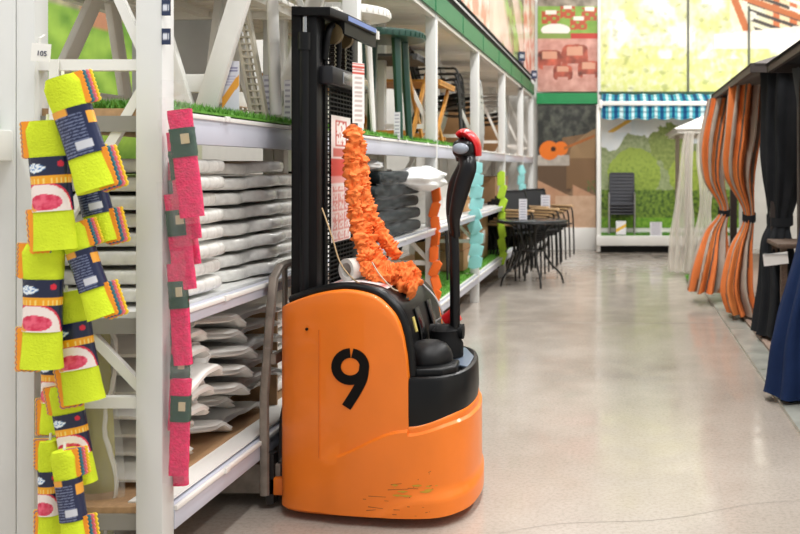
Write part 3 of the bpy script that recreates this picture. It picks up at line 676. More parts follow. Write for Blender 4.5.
for k in range(8):
    z = ZM + .012 + k*.061
    lb = f'film-wrapped white plastic lounger on the middle shelf, {ORD[7-k]} of its stack'
    if proto is None:
        proto = lounger_mesh().root('plastic_lounger', WF, lb, 'sun lounger', 'white loungers stacked on the middle shelf', base=(0, 0, 0)); o = proto
    else: o = lounger_mesh(k).root('plastic_lounger', WF, lb, 'sun lounger', 'white loungers stacked on the middle shelf', base=(0, 0, 0)) if k % 2 else dup(proto, lb)
    o.location = (FX + .0 - .03 - .03*R.random(), 3.50 + R.uniform(-.02, .02), z); o.rotation_euler = (0, R.uniform(-.01, .01), R.uniform(-.025, .025))
# lower shelf: stacked white curved chair shells with wavy arms
def shell_mesh(seed=0):
    b = MB(); rings = []; W_ = .96; r = random.Random(seed); ph = r.uniform(-.06, .06)
    def z_at(a): a += ph; return .040*sst(-1, -.62, a)*(1-sst(-.5, -.3, a)) + .048*sst(-.34, -.12, a)*(1 - sst(.10, .34, a)) + .036*sst(.42, .62, a)*(1 - sst(.78, 1., a)*.7)
    for x, hh in [(0, .45), (.010, .85), (.03, 1), (.09, 1), (.16, 1), (.28, .9), (.45, .8), (.7, .8), (1.0, .8)]:
        top = []; bot = []
        for i in range(61):
            y = -W_/2 + W_*i/60; a = y/(W_/2) ; q = a + ph
            inn = .10*sst(-.40, -.22, q)*(1-sst(-.12, .0, q)) + .07*sst(.30, .42, q)*(1-sst(.5, .62, q))
            e = .3 + .7*min(sst(-1.0, -.95, a), 1 - sst(.95, 1, a)); h = .030*hh*e
            z = z_at(a)*(1 - .35*sst(0, .5, x))
            top.append(V((-x - inn, y, z + .016 + h/2))); bot.append(V((-x - inn, y, z + .016 - h/2)))
        rings.append(top + bot[::-1])
    b.loft(rings); return b
proto = None
for k in range(7):
    lb = f'white plastic garden chair shell on the lowest shelf, {ORD[6-k]} of its stack'
    if proto is None: proto = shell_mesh().root('chair_shell', M_plastic, lb, 'garden chair', 'white chair shells stacked on the lowest shelf', base=(0, 0, 0)); o = proto
    else: o = shell_mesh(k).root('chair_shell', M_plastic, lb, 'garden chair', 'white chair shells stacked on the lowest shelf', base=(0, 0, 0)) if k % 2 else dup(proto, lb)
    o.location = (FX - .05 - .05*((k*3) % 4)/4 - (.08 if k < 2 else 0), 3.50 + .03*((k*5) % 3), ZL + .008 + k*.070); o.rotation_euler = (0, .02*(k % 2), R.uniform(-.05, .05))
b = MB(); b.box((-2.0, 4.07, .50), (.9, .012, .42)); b.root('cardboard_sheet', M_card, 'brown cardboard sheet standing beside the white chair shells on the lowest shelf', 'cardboard')
b = MB(); b.box((-1.85, 3.55, ZL+.004), (.62, .8, .006)); b.root('cardboard_sheet', M_card, 'flat brown cardboard lying under the white chair shells', 'cardboard')
# more flat packs seen through the end frame on the lowest and middle shelves
proto = None
for k in range(6):
    lb = f'pale flat lounger edge deep on the lowest shelf, {ORD[5-k]} of its stack'
    if proto is None:
        b = MB(); b.box((0, 0, .028), (.95, .6, .05), bev=.018); b.box((-.05, -.28, .02), (.8, .05, .03)); proto = b.root('plastic_lounger', M_plastic, lb, 'sun lounger', 'pale loungers stacked deep on the lowest shelf', base=(0, 0, 0)); o = proto
    else: o = dup(proto, lb)
    o.location = (-2.10, 4.55, ZL + .004 + k*.075)
proto = None
for k in range(7):
    lb = f'white plastic lounger behind the truck mast on the middle shelf, {ORD[6-k]} of its stack'
    o = lounger_mesh().root('plastic_lounger', WF, lb, 'sun lounger', 'white loungers behind the mast', base=(0, 0, 0)) if proto is None else dup(proto, lb)
    proto = proto or o; o.location = (FX-.06, 4.47, ZM+.012+k*.061); o.rotation_euler = (0, 0, R.uniform(-.02, .02))
# white garden tables on the upper shelf
def garden_table(lb, loc, rz, vee=False, h=.70, m=None):
    m = m or M_plastic
    t = thing('garden_table', lb, 'table', loc, rz)
    T = Matrix.Translation(V(loc)) @ Matrix.Rotation(rz, 4, 'Z')
    def P(x, y, z): return T @ V((x, y, z))
    rot = Matrix.Rotation(rz, 3, 'Z')
    b = MB()
    for k in range(9): b.box(P(0, -.36 + k*.09, h), (.98, .07, .022), rot, bev=.004)
    b.box(P(0, -.40, h-.025), (1.0, .025, .05), rot); b.box(P(0, .40, h-.025), (1.0, .025, .05), rot)
    for x in (-.42, 0, .42): b.box(P(x, 0, h-.025), (.05, .78, .03), rot)
    b.build('tabletop', m, t)
    for x in (-.36, .36):
        for s in (-1, 1):
            b = MB(); b.bar(P(x, s*(.03 if vee else .36), 0), P(x*(1 if vee else .8), s*(.24 if vee else .06), h-.02), .075, .035, up=rot @ V((1, 0, 0)), bev=.006)
            b.build('leg', m, t)
        b = MB(); b.box(P(x*.95, 0, .13), (.03, .14 if vee else .52, .07), rot, bev=.006); b.build('leg_panel', m, t)
    return t
garden_table('white slatted plastic table seen through the end frame of the rack', (-2.12, 4.2, ZU), 0, h=.62)
garden_table('white plastic table with legs meeting in a V beside the first post', (-1.60, 3.75, ZU), PI/2, vee=True)
garden_table('white plastic table farther back on the upper shelf beside the mast', (-2.0, 5.2, ZU), 0, h=.66)
def lattice_leg(p0, p1, lb):
    b = MB(); p0 = V(p0); p1 = V(p1); d = p1-p0; x = V((.027, .0, 0))
    b.bar(p0-x, p1-x, .012, .03, up=(0, 1, 0)); b.bar(p0+x, p1+x, .012, .03, up=(0, 1, 0)); b.bar(p0, p1, .008, .02, up=(0, 1, 0))
    for k in range(22): q = p0 + d*(k+.5)/22; b.box(q, (.06, .028, .007))
    return b.root('lattice_rail', M_beige, lb, 'rail')
lattice_leg(W(262, 128, 3.72), W(236, -20, 3.72), 'beige ribbed plastic rail leaning between the white tables, nearer one')
lattice_leg(W(248, 122, 4.6) + V((-.0, 0, .0)), W(226, 20, 4.6), 'beige ribbed plastic rail leaning between the white tables, farther one')
b = MB(); b.cyl(W(276, 115, 3.75), W(271, -40, 3.75), .024, seg=16); b.root('white_pole', M_plastic, 'upright white round pole on the upper shelf left of the mast', 'pole')
b = MB(); b.cyl((-2.35, 5.1, ZU), (-2.35, 5.1, ZT-.05), .10, seg=20); b.root('rolled_mat', mat('taupe_roll', '#b9b1a3', .8), 'taupe rolled mat standing behind the white tables', 'roll')
b = MB(); b.box((-2.3, 4.72, ZU+.42), (.5, .05, .84), bev=.01); b.root('boxed_parasol', mat('pale_grey_panel', '#bfc1c4', .6), 'pale grey flat carton standing behind the white tables', 'carton')
# price cards on the upper shelf
def c_card(u, v):
    if .78 < v < .92 and .1 < u < .9 and int(v*60) % 3: return lin('#6e6a9a')
    if abs(v - (.25 + u*.42)) < .10: return lin('#e9a23c')
    if .55 < v < .75 and .1 < u < .8 and int(v*40) % 2: return lin('#b9b5cf')
    if .06 < v < .14 and .1 < u < .6: return lin('#6e6a9a')
    return lin('#dcdce8')
def card(px0, px1, py0, py1, Y, lb, cf=c_card, rz=0):
    a = W(px0, py1, Y); c = W(px1, py0, Y); b = MB(); b.box(((a.x+c.x)/2, Y+.002, (a.z+c.z)/2), (c.x-a.x, .003, c.z-a.z)); b.mi = 1
    paint(b, (a.x, Y, a.z), (c.x-a.x, 0, 0), (0, 0, c.z-a.z), 18, 40, cf)
    b.mi = 0; b.box(((a.x+c.x)/2, Y+.012, a.z+.002), (c.x-a.x, .024, .004)); return b.root('price_card', [M_paper, M_print], lb, 'price card')
def c_plain(u, v): return lin('#a9a7b8') if (int(v*24) % 3 == 0 and .15 < u < .85) else lin('#e6e6ec')
card(222, 239, 61, 117, 3.42, 'tall white price card with an orange stripe standing in the grass edge')
card(263, 272, 75, 121, 3.75, 'plain white price card by the white pole on the upper shelf', c_plain)
card(284, 291, 80, 124, 3.95, 'white price card half hidden by the mast', c_plain)
card(394, 400, 112, 140, 5.75, 'narrow white price card under the green bar table', c_plain)
# olive cushion in a clear bag behind the green cloths
ob = thing('bagged_cushion', 'olive cushion in a clear plastic bag hanging inside the end frame', 'cushion', (-1.75, 3.0, .1))
b = MB(); b.grid(lambda u, v: V((-1.815 + u*.125 + .008*math.sin(v*5), 3.0 - .035*math.sin(PI*u)*math.sin(PI*min(1, v*1.02))**.4 + .004*nz(u*6, v*14), .12 + v*.70)), 20, 40); b.grid(lambda u, v: V((-1.815 + u*.125 + .008*math.sin(v*5), 3.0 + .02*math.sin(PI*u)*math.sin(PI*v), .12 + v*.70)), 20, 40)
b.build('cushion', mat('olive_fabric', '#a5a05e', .8, var=.12), ob)
b = MB(); b.tube([V((-1.665 + .02*math.sin(k*.5) + .008*nz(k*.4, 1), 2.94 + .01*nz(k*.5, 5), .83 - .76*k/24)) for k in range(25)], [.012 + .008*nz(k*.7, 3) for k in range(25)], 8, ell=(1, .4)); b.build('bag_fold', mat('bag_fold_film', '#e9ece4', .15, var=0, alpha=.5, bump=.5, bs=20), ob)
b = MB(); b.grid(lambda u, v: V((-1.82 + u*.18 + .02*math.sin(v*5), 2.945 - .03*math.sin(PI*u) + .012*nz(u*5, v*9, 4) , .06 + v*.79)), 30, 60); b.build('clear_bag', mat('bag_film', '#f2f4f0', .12, var=0, alpha=.2, bump=.8, bs=14), ob)
b = MB(); b.grid(lambda u, v: V((-1.66 + u*.14, 2.93 + .05*nz(u*6, v*6, 2), .02 + v*.16 + .02*nz(u*9, 3, v*5))), 24, 24); b.grid(lambda u, v: V((-1.66 + u*.14, 2.97 + .05*nz(u*6, v*6, 8), .0 + v*.16 + .02*nz(u*9, 9, v*5))), 24, 24); b.root('crumpled_film', M_film, 'crumpled clear film on the floor inside the end frame', 'film', recalc=False)
# ---- hanging chains of microfibre cloth packs
def c_front(u, v):        # u around the sleeve (0..1 over full turn, front = .25..  .75), v up
    if v > .66:
        if tree_blob(u, v, .42, .80, .085, .085) < 1: return lin('#e9f2f8') if fbm(u*60, v*30, 3) > -.1 else lin('#3f7fc0')
        if tree_blob(u, v, .63, .86, .035, .06) < 1: return lin('#d8223a')
        return lin('#1c2340')
    if v > .5: return lin('#f0a51e') if v > .6 or int(u*90) % 4 else lin('#f7e07a')
    d = tree_blob(u, v, .46, .0, .26, .5)
    if d < 1:
        if tree_blob(u, v, .48, .17, .14, .15) < 1: return mix(lin('#cf2a4e'), lin('#e8607a'), clamp(.5+fbm(u*20, v*9, 2)*3))
        if tree_blob(u, v, .38, .10, .06, .10) < 1: return lin('#e6a13a')
        return lin('#f0e3de')
    if d < 1.18: return lin('#d8304a')
    return lin('#1c2340')
def c_back(u, v):
    if v > .86: return lin('#e9a33a') if u < .5 else lin('#1c2340')
    if .12 < v < .3 and .48 < u < .62: return lin('#c9cbd2')
    if int(v*30) % 2 and .36 < u < .60 and fbm(u*70, v*40, 2) > -.12: return lin('#68718f')
    if u > .64 and v > .6: return lin('#e9a33a')
    return lin('#1f2747')
M_lime = mat('lime_microfibre', '#d3e634', .9, var=.07, vs=12, bump=.35, bs=160, spec=.15)
LAY = [mat('layer_orange', '#f0962a', .9), mat('layer_blue', '#3f7f8e', .9), mat('layer_pink', '#f07a80', .9), mat('layer_yellow', '#f3d437', .9)]
def cloth_pack(lb, px, py0, py1, wpx, Y, ang, style, lay=-1, flare=.12, thick=.062):
    """pack hanging from (px,py0) to py1, width wpx, at depth Y; lay = side the coloured sheets show on"""
    k = Y/900; L_ = (py1-py0)*k; Wd = wpx*k/2
    top = W(px, py0, Y); t = thing('microfibre_cloth_pack', lb, 'cloth pack', top - V((0, 0, L_/2)), 0, 'lime cloth packs hanging at the rack end')
    M = Matrix.Translation(top) @ Matrix.Rotation(math.radians(ang), 4, 'Y')
    def sec(q, r, th): # superellipse
        c, s = math.cos(q), math.sin(q); e = .85
        return (math.copysign(abs(c)**e, c)*r, math.copysign(abs(s)**e, s)*th)
    def prof(v):
        return Wd*(1 + flare*(abs(v-.5)*2)**1.5) * (1 - .25*sst(.93, 1, v))
    b = MB()
    def f(u, v):
        x, y = sec(2*PI*u, prof(v), thick/2*(1 - .25*math.sin(PI*v)))
        wr = 1 + .05*nz(u*5+px, v*6, 2)
        return M @ V((x*wr, y*wr, -L_*(1-v)))
    b.grid(f, 36, 30, closed=True)
    for vv in (0, 1): b._f([b.bm.verts.new(f(i/36, vv)) for i in range(36)])
    b.build('rolled_cloth', M_lime, t)
    for i, m in enumerate(LAY):                         # offset sheets with pinked edges
        for (v0, v1) in ((0, .32), (.70, 1.0)):
            b = MB(); n_ = 16; o = (i+1)*.0065; pts = []
            x0 = lay*(Wd*(1+flare*.8) + o*.9); x1 = lay*Wd*.2
            zt_, zb = -L_*(1-v1) + .002, -L_*(1-v0) - (.002+o*.4 if v0 == 0 else -.01)
            for j in range(n_+1): pts.append((x0 + lay*.0035*(j % 2), zb + (zt_-zb)*j/n_))
            pts.append((x1, zt_)); 
            nb = 8
            for j in range(nb+1): pts.append((x1 + (x0-x1)*j/nb, zb - .003*(j % 2)))
            y0 = -.012 + i*.0065
            A = [M @ V((p[0], y0, p[1])) for p in pts]; B = [M @ V((p[0], y0+.004, p[1])) for p in pts]
            ra = b.ring(A); rb = b.ring(B); b._f(ra); b._f(rb[::-1])
            for j in range(len(ra)): b._f((ra[j], rb[j], rb[(j+1) % len(ra)], ra[(j+1) % len(ra)]))
            b.build('cloth_layer', m, t)
    b = MB()
    def g(u, v):
        vv = .30 + v*.42
        x, y = sec(PI*.0 + 2*PI*u + PI/2, prof(vv)*.985 + .002, thick/2*(1 - .25*math.sin(PI*vv)) + .0035)
        return M @ V((x, y, -L_*(1-vv)))
    b.grid(g, 96, 60, (c_front if style == 'front' else c_back), closed=True); b.build('sleeve_label', M_printg, t)
    b = MB(); e = M @ V((0, 0, 0)); b.tube([e + V((0, 0, -.01)), e + V((.0, .004, .02))], .004, 6); b.build('hang_loop', M_plastic, t)
    return t
YT = 2.66
cloth_pack('lime microfibre cloth pack with navy text sleeve, highest and tilted most', 62, 78, 195, 37, YT-.06, -18, 'back', 1)
cloth_pack('lime cloth pack with pictured sleeve, directly under the price tag', 47, 121, 250, 38, YT-.03, -4, 'front', -1)
cloth_pack('lime cloth pack behind and right of the highest pack', 82, 150, 245, 28, YT+.05, -14, 'back', 1)
cloth_pack('slim lime cloth pack tilted right at the middle of the chain', 72, 225, 322, 27, YT, -19, 'back', 1)
cloth_pack('lime cloth pack with pictured sleeve, lower left against the rear post', 44, 244, 368, 37, YT-.01, 1, 'front', -1)
cloth_pack('lime cloth pack with pictured sleeve, right of the lower left one', 66, 292, 403, 36, YT+.05, -10, 'front', -1)
cloth_pack('lime cloth pack with mostly pink picture below the others', 64, 385, 485, 30, YT+.08, -10, 'front', -1, flare=.02)
cloth_pack('lime cloth pack at the bottom of the chain with its navy sleeve turned', 64, 450, 550, 24, YT+.02, -8, 'back', 1)
cloth_pack('narrow navy and orange cloth pack at the bottom left of the chain', 50, 440, 545, 20, YT+.09, 0, 'front', -1, flare=.0)
cloth_pack('lime cloth pack tucked behind the lower right of the chain', 56, 330, 432, 26, YT+.14, 0, 'front', -1)
b = MB(); b.box((W(52, 0, YT+.16).x, YT+.17, .95), (.03, .006, 1.5)); b.root('hanging_strip', M_plastic, 'white plastic strip the lime cloth packs hang from', 'strip')
# pink packs
M_pink = mat('magenta_pile', '#da1058', .85, var=.18, vs=60, bump=.8, bs=140)
def pink_pack(lb, px, py0, L_px, wpx, Y, ang, yaw=0):
    k = Y/900; L_ = L_px*k; w_ = wpx*k; top = W(px, py0, Y)
    t = thing('pink_cloth_pack', lb, 'cloth pack', top - V((0, 0, L_)), 0, 'magenta packs hanging on the first post')
    M = Matrix.Translation(top) @ Matrix.Rotation(math.radians(ang), 4, 'Y') @ Matrix.Rotation(math.radians(yaw), 4, 'Z')
    def soft(b, x, z0, z1, th, ex=0):
        b.grid(lambda u, v: M @ V((x*.5*math.copysign(abs(math.cos(2*PI*u))**.5, math.cos(2*PI*u)) * (1+.06*nz(u*4, v*9, px)), (th/2+ex)*math.copysign(abs(math.sin(2*PI*u))**.7, math.sin(2*PI*u)), z1 + (z0-z1)*v)), 24, 26, closed=True)
        for zz in (z0, z1): b._f([b.bm.verts.new(M @ V((x*.5*math.cos(2*PI*i/16), (th/2+ex)*math.sin(2*PI*i/16), zz))) for i in range(16)])
    b = MB(); soft(b, w_, -L_, -.012, .026); b.build('folded_cloth', M_pink, t)
    b = MB(); soft(b, w_*1.04, -L_*.46, -L_*.20, .026, .0025); b.build('green_band', mat('dark_green_card', '#163d2c', .6), t)
    b = MB(); b.box(M @ V((w_*.2, -.019, -L_*.30)), (w_*.35, .002, L_*.09), Matrix.Rotation(math.radians(ang), 3, 'Y')); b.build('small_label', mat('tan_label', '#b9a888', .6), t)
    b = MB(); b.grid(lambda u, v: M @ V(((u-.5)*w_*1.35 + .003*nz(v*9, px), -.020 + .008*nz(u*5, v*12, px), .03 - (L_+.05)*v)), 14, 34); b.build('clear_sleeve', M_film, t, recalc=False)
    return t
for k, (px, py, l, w_, Yy, a) in enumerate(((175, 106, 112, 24, 2.80, -7), (173, 128, 112, 22, 2.84, -7), (171, 158, 108, 22, 2.88, -8), (171, 190, 100, 22, 2.84, -6), (171, 215, 110, 18, 2.90, -3), (172, 260, 105, 18, 2.84, -4), (172, 300, 100, 18, 2.90, 2), (178, 335, 95, 18, 2.86, 3), (178, 375, 100, 19, 2.84, 2), (174, 395, 90, 15, 2.9, -2))):
    pink_pack(f'magenta cloth pack on the first post, {ORD[k]} of the chain', px+4, py, l, w_, Yy - .02, a)
b = MB(); b.grid(lambda u, v: V((W(165+u*22, 0, 2.80).x, 2.78 + .03*math.sin(PI*u) + .02*nz(u*5, v*5), W(0, 112-v*32, 2.8).z)), 16, 20); b.root('hang_bag', M_film, 'clear crumpled bag at the top of the magenta pack chain', 'bag', recalc=False)
# ================================================================ goods in the farther bays of the rack
def cyc(x): return x
def round_table(lb, loc, h, r, m, nleg=4, lr=.03, top_t=.05):
    t = thing('round_table', lb, 'table', loc); L_ = V(loc)
    b = MB(); b.lathe(L_ + V((0, 0, h-top_t)), [(r*.9, 0), (r, .004), (r*1.01, top_t*.6), (r*.99, top_t), (r*.9, top_t+.004), (0, top_t+.004)], 40)
    for k in range(40): q = 2*PI*k/40; b.box(L_ + V((math.cos(q)*r*1.01, math.sin(q)*r*1.01, h-top_t*.5)), (.008, .012, top_t*.5), Matrix.Rotation(q, 3, 'Z'))
    b.build('tabletop', m, t)
    for k in range(nleg):
        q = 2*PI*(k+.5)/nleg; b = MB(); d = V((math.cos(q), math.sin(q), 0)); b.tube([L_ + d*r*.72, L_ + d*r*.55 + V((0, 0, h-top_t))], [lr*.8, lr*1.15], 10, ell=(1, .8)); b.build('leg', m, t)
    return t
round_table('dark green round plastic table with scalloped rim on the upper shelf', (-1.57, 6.0, ZU), .71, .265, M_green_p, 4, .034)
round_table('white round plastic table on the upper shelf just behind the mast top', (-1.58, 5.18, ZU), .72, .25, M_plastic, 4, .022)
def folding_table(lb, loc, m_top, m_leg, wx=.8, wy=.7, h=.66):
    t = thing('folding_table', lb, 'table', loc); L_ = V(loc)
    b = MB()
    for k in range(7): b.box(L_ + V((0, -wy/2 + wy*(k+.5)/7, h)), (wx, wy/7-.012, .02))
    b.box(L_ + V((wx/2-.02, 0, h-.02)), (.03, wy, .03)); b.box(L_ + V((-wx/2+.02, 0, h-.02)), (.03, wy, .03)); b.build('tabletop', m_top, t)
    for x in (-wx/2+.08, wx/2-.08):
        for s in (-1, 1): b = MB(); b.bar(L_ + V((x + s*.02, -s*wy*.45, 0)), L_ + V((x + s*.02, s*wy*.45, h-.03)), .045, .022, up=(1, 0, 0)); b.build('leg', m_leg, t)
    for q in (-.3, .3): b = MB(); b.box(L_ + V((0, q, .08)), (wx-.16, .025, .03)); b.build('stretcher', m_leg, t)
    return t
M_dtop = mat('dark_grey_top', '#3d3d3e', .5)
folding_table('dark topped folding table with golden crossed legs behind the green round table', (-1.92, 7.1, ZU), M_dtop, M_wood)
folding_table('golden wooden folding table in the third bay of the upper shelf', (-1.92, 7.95, ZU), M_wood, M_wood, h=.55)
folding_table('low golden crossed-leg folding table nearest behind the mast', (-2.3, 6.2, ZU), M_wood, M_wood, wx=.45, h=.42)
def tube_chair(name, lb, loc, rz, m_frame, m_sling, cat='chair', arms=None, group=None):
    t = thing(name, lb, cat, (0, 0, 0), 0, group)
    for s in (-1, 1):
        b = MB(); b.tube(catmull([(s*.25, -.24, 0), (s*.25, -.23, .30), (s*.25, -.2, .62), (s*.25, -.10, .655), (s*.25, .1, .65), (s*.25, .2, .64)], 4, False), .011, 8)
        b.build('arm_leg', m_frame, t)
        b = MB(); b.tube(catmull([(s*.22, .30, 0), (s*.22, .16, .40), (s*.22, .22, .62), (s*.21, .29, .90)], 4, False), .011, 8); b.build('back_leg', m_frame, t)
        if arms: b = MB(); b.box((s*.25, 0, .672), (.06, .42, .025), bev=.006); b.build('armrest', arms, t)
    b = MB(); b.grid(lambda u, v: V((-.21 + u*.42, -.22 + v*.38, .43 - .02*math.sin(PI*v) - .03*v)), 4, 8); b.grid(lambda u, v: V((-.21 + u*.42, -.22 + v*.38, .42 - .02*math.sin(PI*v) - .03*v)), 4, 8); b.tube([(-.22, -.22, .43), (.22, -.22, .43)], .011, 6); b.build('seat', m_sling, t, recalc=False)
    b = MB(); b.grid(lambda u, v: V((-.21 + u*.42, .17 + v*.12, .44 + v*.46)), 4, 8); b.grid(lambda u, v: V((-.21 + u*.42, .18 + v*.12, .44 + v*.46)), 4, 8); b.tube([(-.21, .29, .90), (.21, .29, .90)], .012, 6); b.build('backrest', m_sling, t, recalc=False)
    t.location = loc; t.rotation_euler = (0, 0, rz); return t
M_sling = mat('black_sling', '#1c1d20', .7, var=.15)
M_blkf = mat('black_chair_frame', '#151516', .35)
M_alu = mat('aluminium', '#c6c7c8', .3, .8)
def stack(n, base, step, rz, labels, name, mf_, ms_, arms=None, group=None):
    pr = None
    for k in range(n):
        loc = V(base) + V(step)*k
        if pr is None: pr = tube_chair(name, labels(k), loc, rz, mf_, ms_, arms=arms, group=group)
        else: dup(pr, labels(k), loc=loc)
# chairs on the upper shelf
stack(3, (-1.80, 8.9, ZU), (0, .03, .06), PI/2+.1, lambda k: f'black sling chair on the upper shelf in the third bay, {ORD[2-k]} of its stack', 'stacking_chair', M_blkf, M_sling, group='black chairs on the upper shelf')
stack(4, (-1.80, 10.1, ZU), (.0, .03, .065), PI/2+.1, lambda k: f'aluminium framed chair on the upper shelf, {ORD[3-k]} of the stack in the fourth bay', 'stacking_chair', M_alu, M_sling, group='aluminium chairs on the upper shelf')
stack(3, (-1.80, 12.1, ZU), (.0, .03, .065), PI/2, lambda k: f'aluminium framed chair on the upper shelf, {ORD[2-k]} of the stack in the fifth bay', 'stacking_chair', M_alu, M_sling, group='far aluminium chairs on the upper shelf')
def lounge_frame(lb, loc, m):
    t = thing('folding_lounger', lb, 'sun lounger', loc); L_ = V(loc)
    b = MB()
    for s in (0, .55): b.tube(catmull([L_ + V((s, 0, .0)), L_ + V((s, .1, .35)), L_ + V((s, .5, .5)), L_ + V((s, 1.3, .42))], 4, False), .016, 8)
    b.build('side_rail', m, t)
    b = MB(); b.grid(lambda u, v: L_ + V((u*.55, .1 + v*1.2, .37 + .12*math.sin(PI*v*.9))), 4, 12); b.build('sling', mat('white_sling', '#dcdad4', .6), t)
    return t
lounge_frame('white sling folding lounger on the upper shelf behind the rack posts', (-2.35, 8.2, ZU+.2), M_plastic)
for (y, z, w_, h_, m, lb) in ((11.3, ZU, .5, .62, M_card, 'tan carton on the upper shelf past the aluminium chairs'), (13.6, ZU, .9, .55, M_card, 'tan carton at the far end of the upper shelf')):
    b = MB(); b.box((-2.05, y, z+h_/2+.001), (.55, w_, h_), bev=.006); b.box((-2.05, y, z+h_+.002), (.05, w_, .003)); b.root('cardboard_box', m, lb, 'box')
# dark cushions in film on the middle shelf, second and third bay
M_cush = mat('dark_teal_cushion', '#121c1e', .75, spec=.2, var=.15, bump=.2)
for k in range(5):
    t = thing('cushion_pack', f'dark flat cushion in clear film on the middle shelf, {ORD[4-k]} of its stack', 'cushion', (-1.72, 5.9, ZM+.003+k*.088), 0, 'dark cushions in film')
    z = ZM + .045 + k*.088; yo = R.uniform(-.05, .05); xo = -.01*(k % 3) + (.03 if k == 4 else 0)
    b = MB(); b.box((-1.76+xo, 5.95+yo, z), (.62, 1.25 - .1*(k == 4), .075), bev=.03, seg=3); b.build('cushion', M_cush, t)
    b = MB(); b.grid(lambda u, v: V((-1.45 + xo + .035*nz(u*9, v*5, k*3) + .015, 5.30 + u*1.35, z - .048 + v*.10 + .012*nz(u*14, v*4, k))), 60, 10); b.build('clear_film', mat('wrinkled_film', '#f1f4f5', .15, var=0, alpha=.05, bump=1., bs=18), t, recalc=False)
def puff(lb, c, d, seed, name='film_bundle'):
    b = MB(); c = V(c)
    b.grid(lambda u, v: c + V((math.sin(PI*v)*math.cos(2*PI*u)*d[0]*.5*(1+.35*nz(u*7, v*7, seed)), math.sin(PI*v)*math.sin(2*PI*u)*d[1]*.5*(1+.3*nz(u*6, v*6, seed+4)), -math.cos(PI*v)*d[2]*.5*(1+.25*nz(u*5, v*5, seed)))), 40, 24, closed=True)
    return b.root(name, mat('white_film_bundle', '#eceeed', .3, var=.06, bump=.8, bs=25), lb, 'film')
puff('crumpled white film bundle on top of the dark cushions by the second visible post', (-1.42, 6.45, 1.285), (.34, .85, .17), 3)
puff('grey-white crumpled film at the near end of the top dark cushion', (-1.52, 5.50, 1.375), (.12, .2, .07), 9)
# hanging strips of small packs
def hang_chain(lb, px, py0, py1, Y, m, n, w=.07, name='hanging_strip_of_cloths'):
    t = thing(name, lb, 'cloth strip', W(px, py1, Y)); p0 = W(px, py0, Y); p1 = W(px, py1, Y); r = random.Random(px)
    b = MB(); b.box((p0+p1)/2, (.012, .004, (p0-p1).length)); b.build('strip', M_plastic, t)
    for k in range(n):
        z = p0.z + (p1.z-p0.z)*(k+.5)/n; h = (p0.z-p1.z)/n*1.0; a = r.uniform(-.45, .45); o = r.uniform(-.012, .012)
        b = MB(); b.prism([(-w/2, -h/2), (-w*.1, -h/2-.01), (w/2, -h/2+.02), (w/2, h/2), (0, h/2+.015), (-w/2, h/2-.01)], 'y', -.012, .012, bev=.003)
        bmesh.ops.transform(b.bm, verts=b.bm.verts, matrix=Matrix.Translation((p0.x + o, Y - .02 - .006*(k % 3), z)) @ Matrix.Rotation(a, 4, 'Y') @ Matrix.Rotation(r.uniform(-.5, .5), 4, 'Z')); b.build('cloth', m, t)
hang_chain('strip of orange folded cloths hanging at the second post right of the truck mast', 436, 188, 305, 7.0, mat('orange_cloth', '#e8691d', .8, var=.1), 8)
M_teal = mat('teal_cloth', '#8fd0cf', .8, var=.1)
hang_chain('strip of pale teal cloths hanging just right of the tiller handle', 476, 163, 268, 8.9, M_teal, 9, .13)
hang_chain('strip of lime cloths hanging in front of the far posts', 502, 172, 265, 10.9, mat('lime_cloth', '#b7dd3c', .8, var=.1), 7, .09)
hang_chain('farthest strip of pale teal cloths, near the corner poster', 522, 166, 212, 13.1, M_teal, 5, .1)
# cartons and dark goods on the lower shelves
bi = 0
for (x, y, z, sx, sy, sz, m, lb) in (
    (-1.85, 6.0, ZL, .6, .9, .38, M_card, 'brown carton on the lowest shelf in the second bay'),
    (-1.85, 9.55, ZL+.02, .5, .7, .20, M_card, 'brown carton on the lowest shelf in the fourth bay, under another'),
    (-1.85, 9.55, ZL+.225, .48, .66, .18, M_card, 'brown carton stacked on another on the lowest shelf in the fourth bay'),
    (-1.85, 10.55, ZL+.02, .5, .7, .5, M_card, 'tall brown carton on the lowest shelf at the end of the fourth bay'),
    (-1.85, 9.6, ZM, .5, .8, .12, mat('tan_carton', '#c39a6b', .8), 'flat tan carton on the middle shelf in the fourth bay, lower of two'),
    (-1.85, 9.6, ZM+.125, .46, .75, .10, mat('tan_carton'), 'flat tan carton on the middle shelf in the fourth bay, upper of two'),
    (-1.85, 8.1, ZM, .6, 1.5, .30, mat('white_carton', '#dedbd4', .7), 'long white carton on the middle shelf in the third bay'),
    (-1.85, 12.2, ZL+.02, .5, 1.3, .42, M_dark, 'dark grey carton on the lowest shelf in the fifth bay'),
    (-1.85, 12.2, ZM, .5, 1.3, .34, M_card, 'brown carton on the middle shelf in the fifth bay'),
    (-1.85, 13.9, ZL, .5, 1.0, .45, M_card, 'brown carton on the lowest shelf in the last bay')):
    b = MB(); b.box((x, y, z+sz/2+.001), (sx, sy, sz), bev=.005); b.mi = 1; b.box((x, y, z+sz+.0015), (.05, sy*.99, .002)); b.box((x+sx/2+.001, y, z+sz*.5), (.002, sy*.3, sz*.3)); b.root('cardboard_box', [m, M_paper], lb, 'box')
stack(3, (-1.85, 8.15, ZL+.03), (0, .02, .06), PI/2, lambda k: f'black chair on the lowest shelf in the third bay, {ORD[2-k]} of its stack', 'stacking_chair', M_blkf, M_sling, group='black chairs on the lowest shelf')
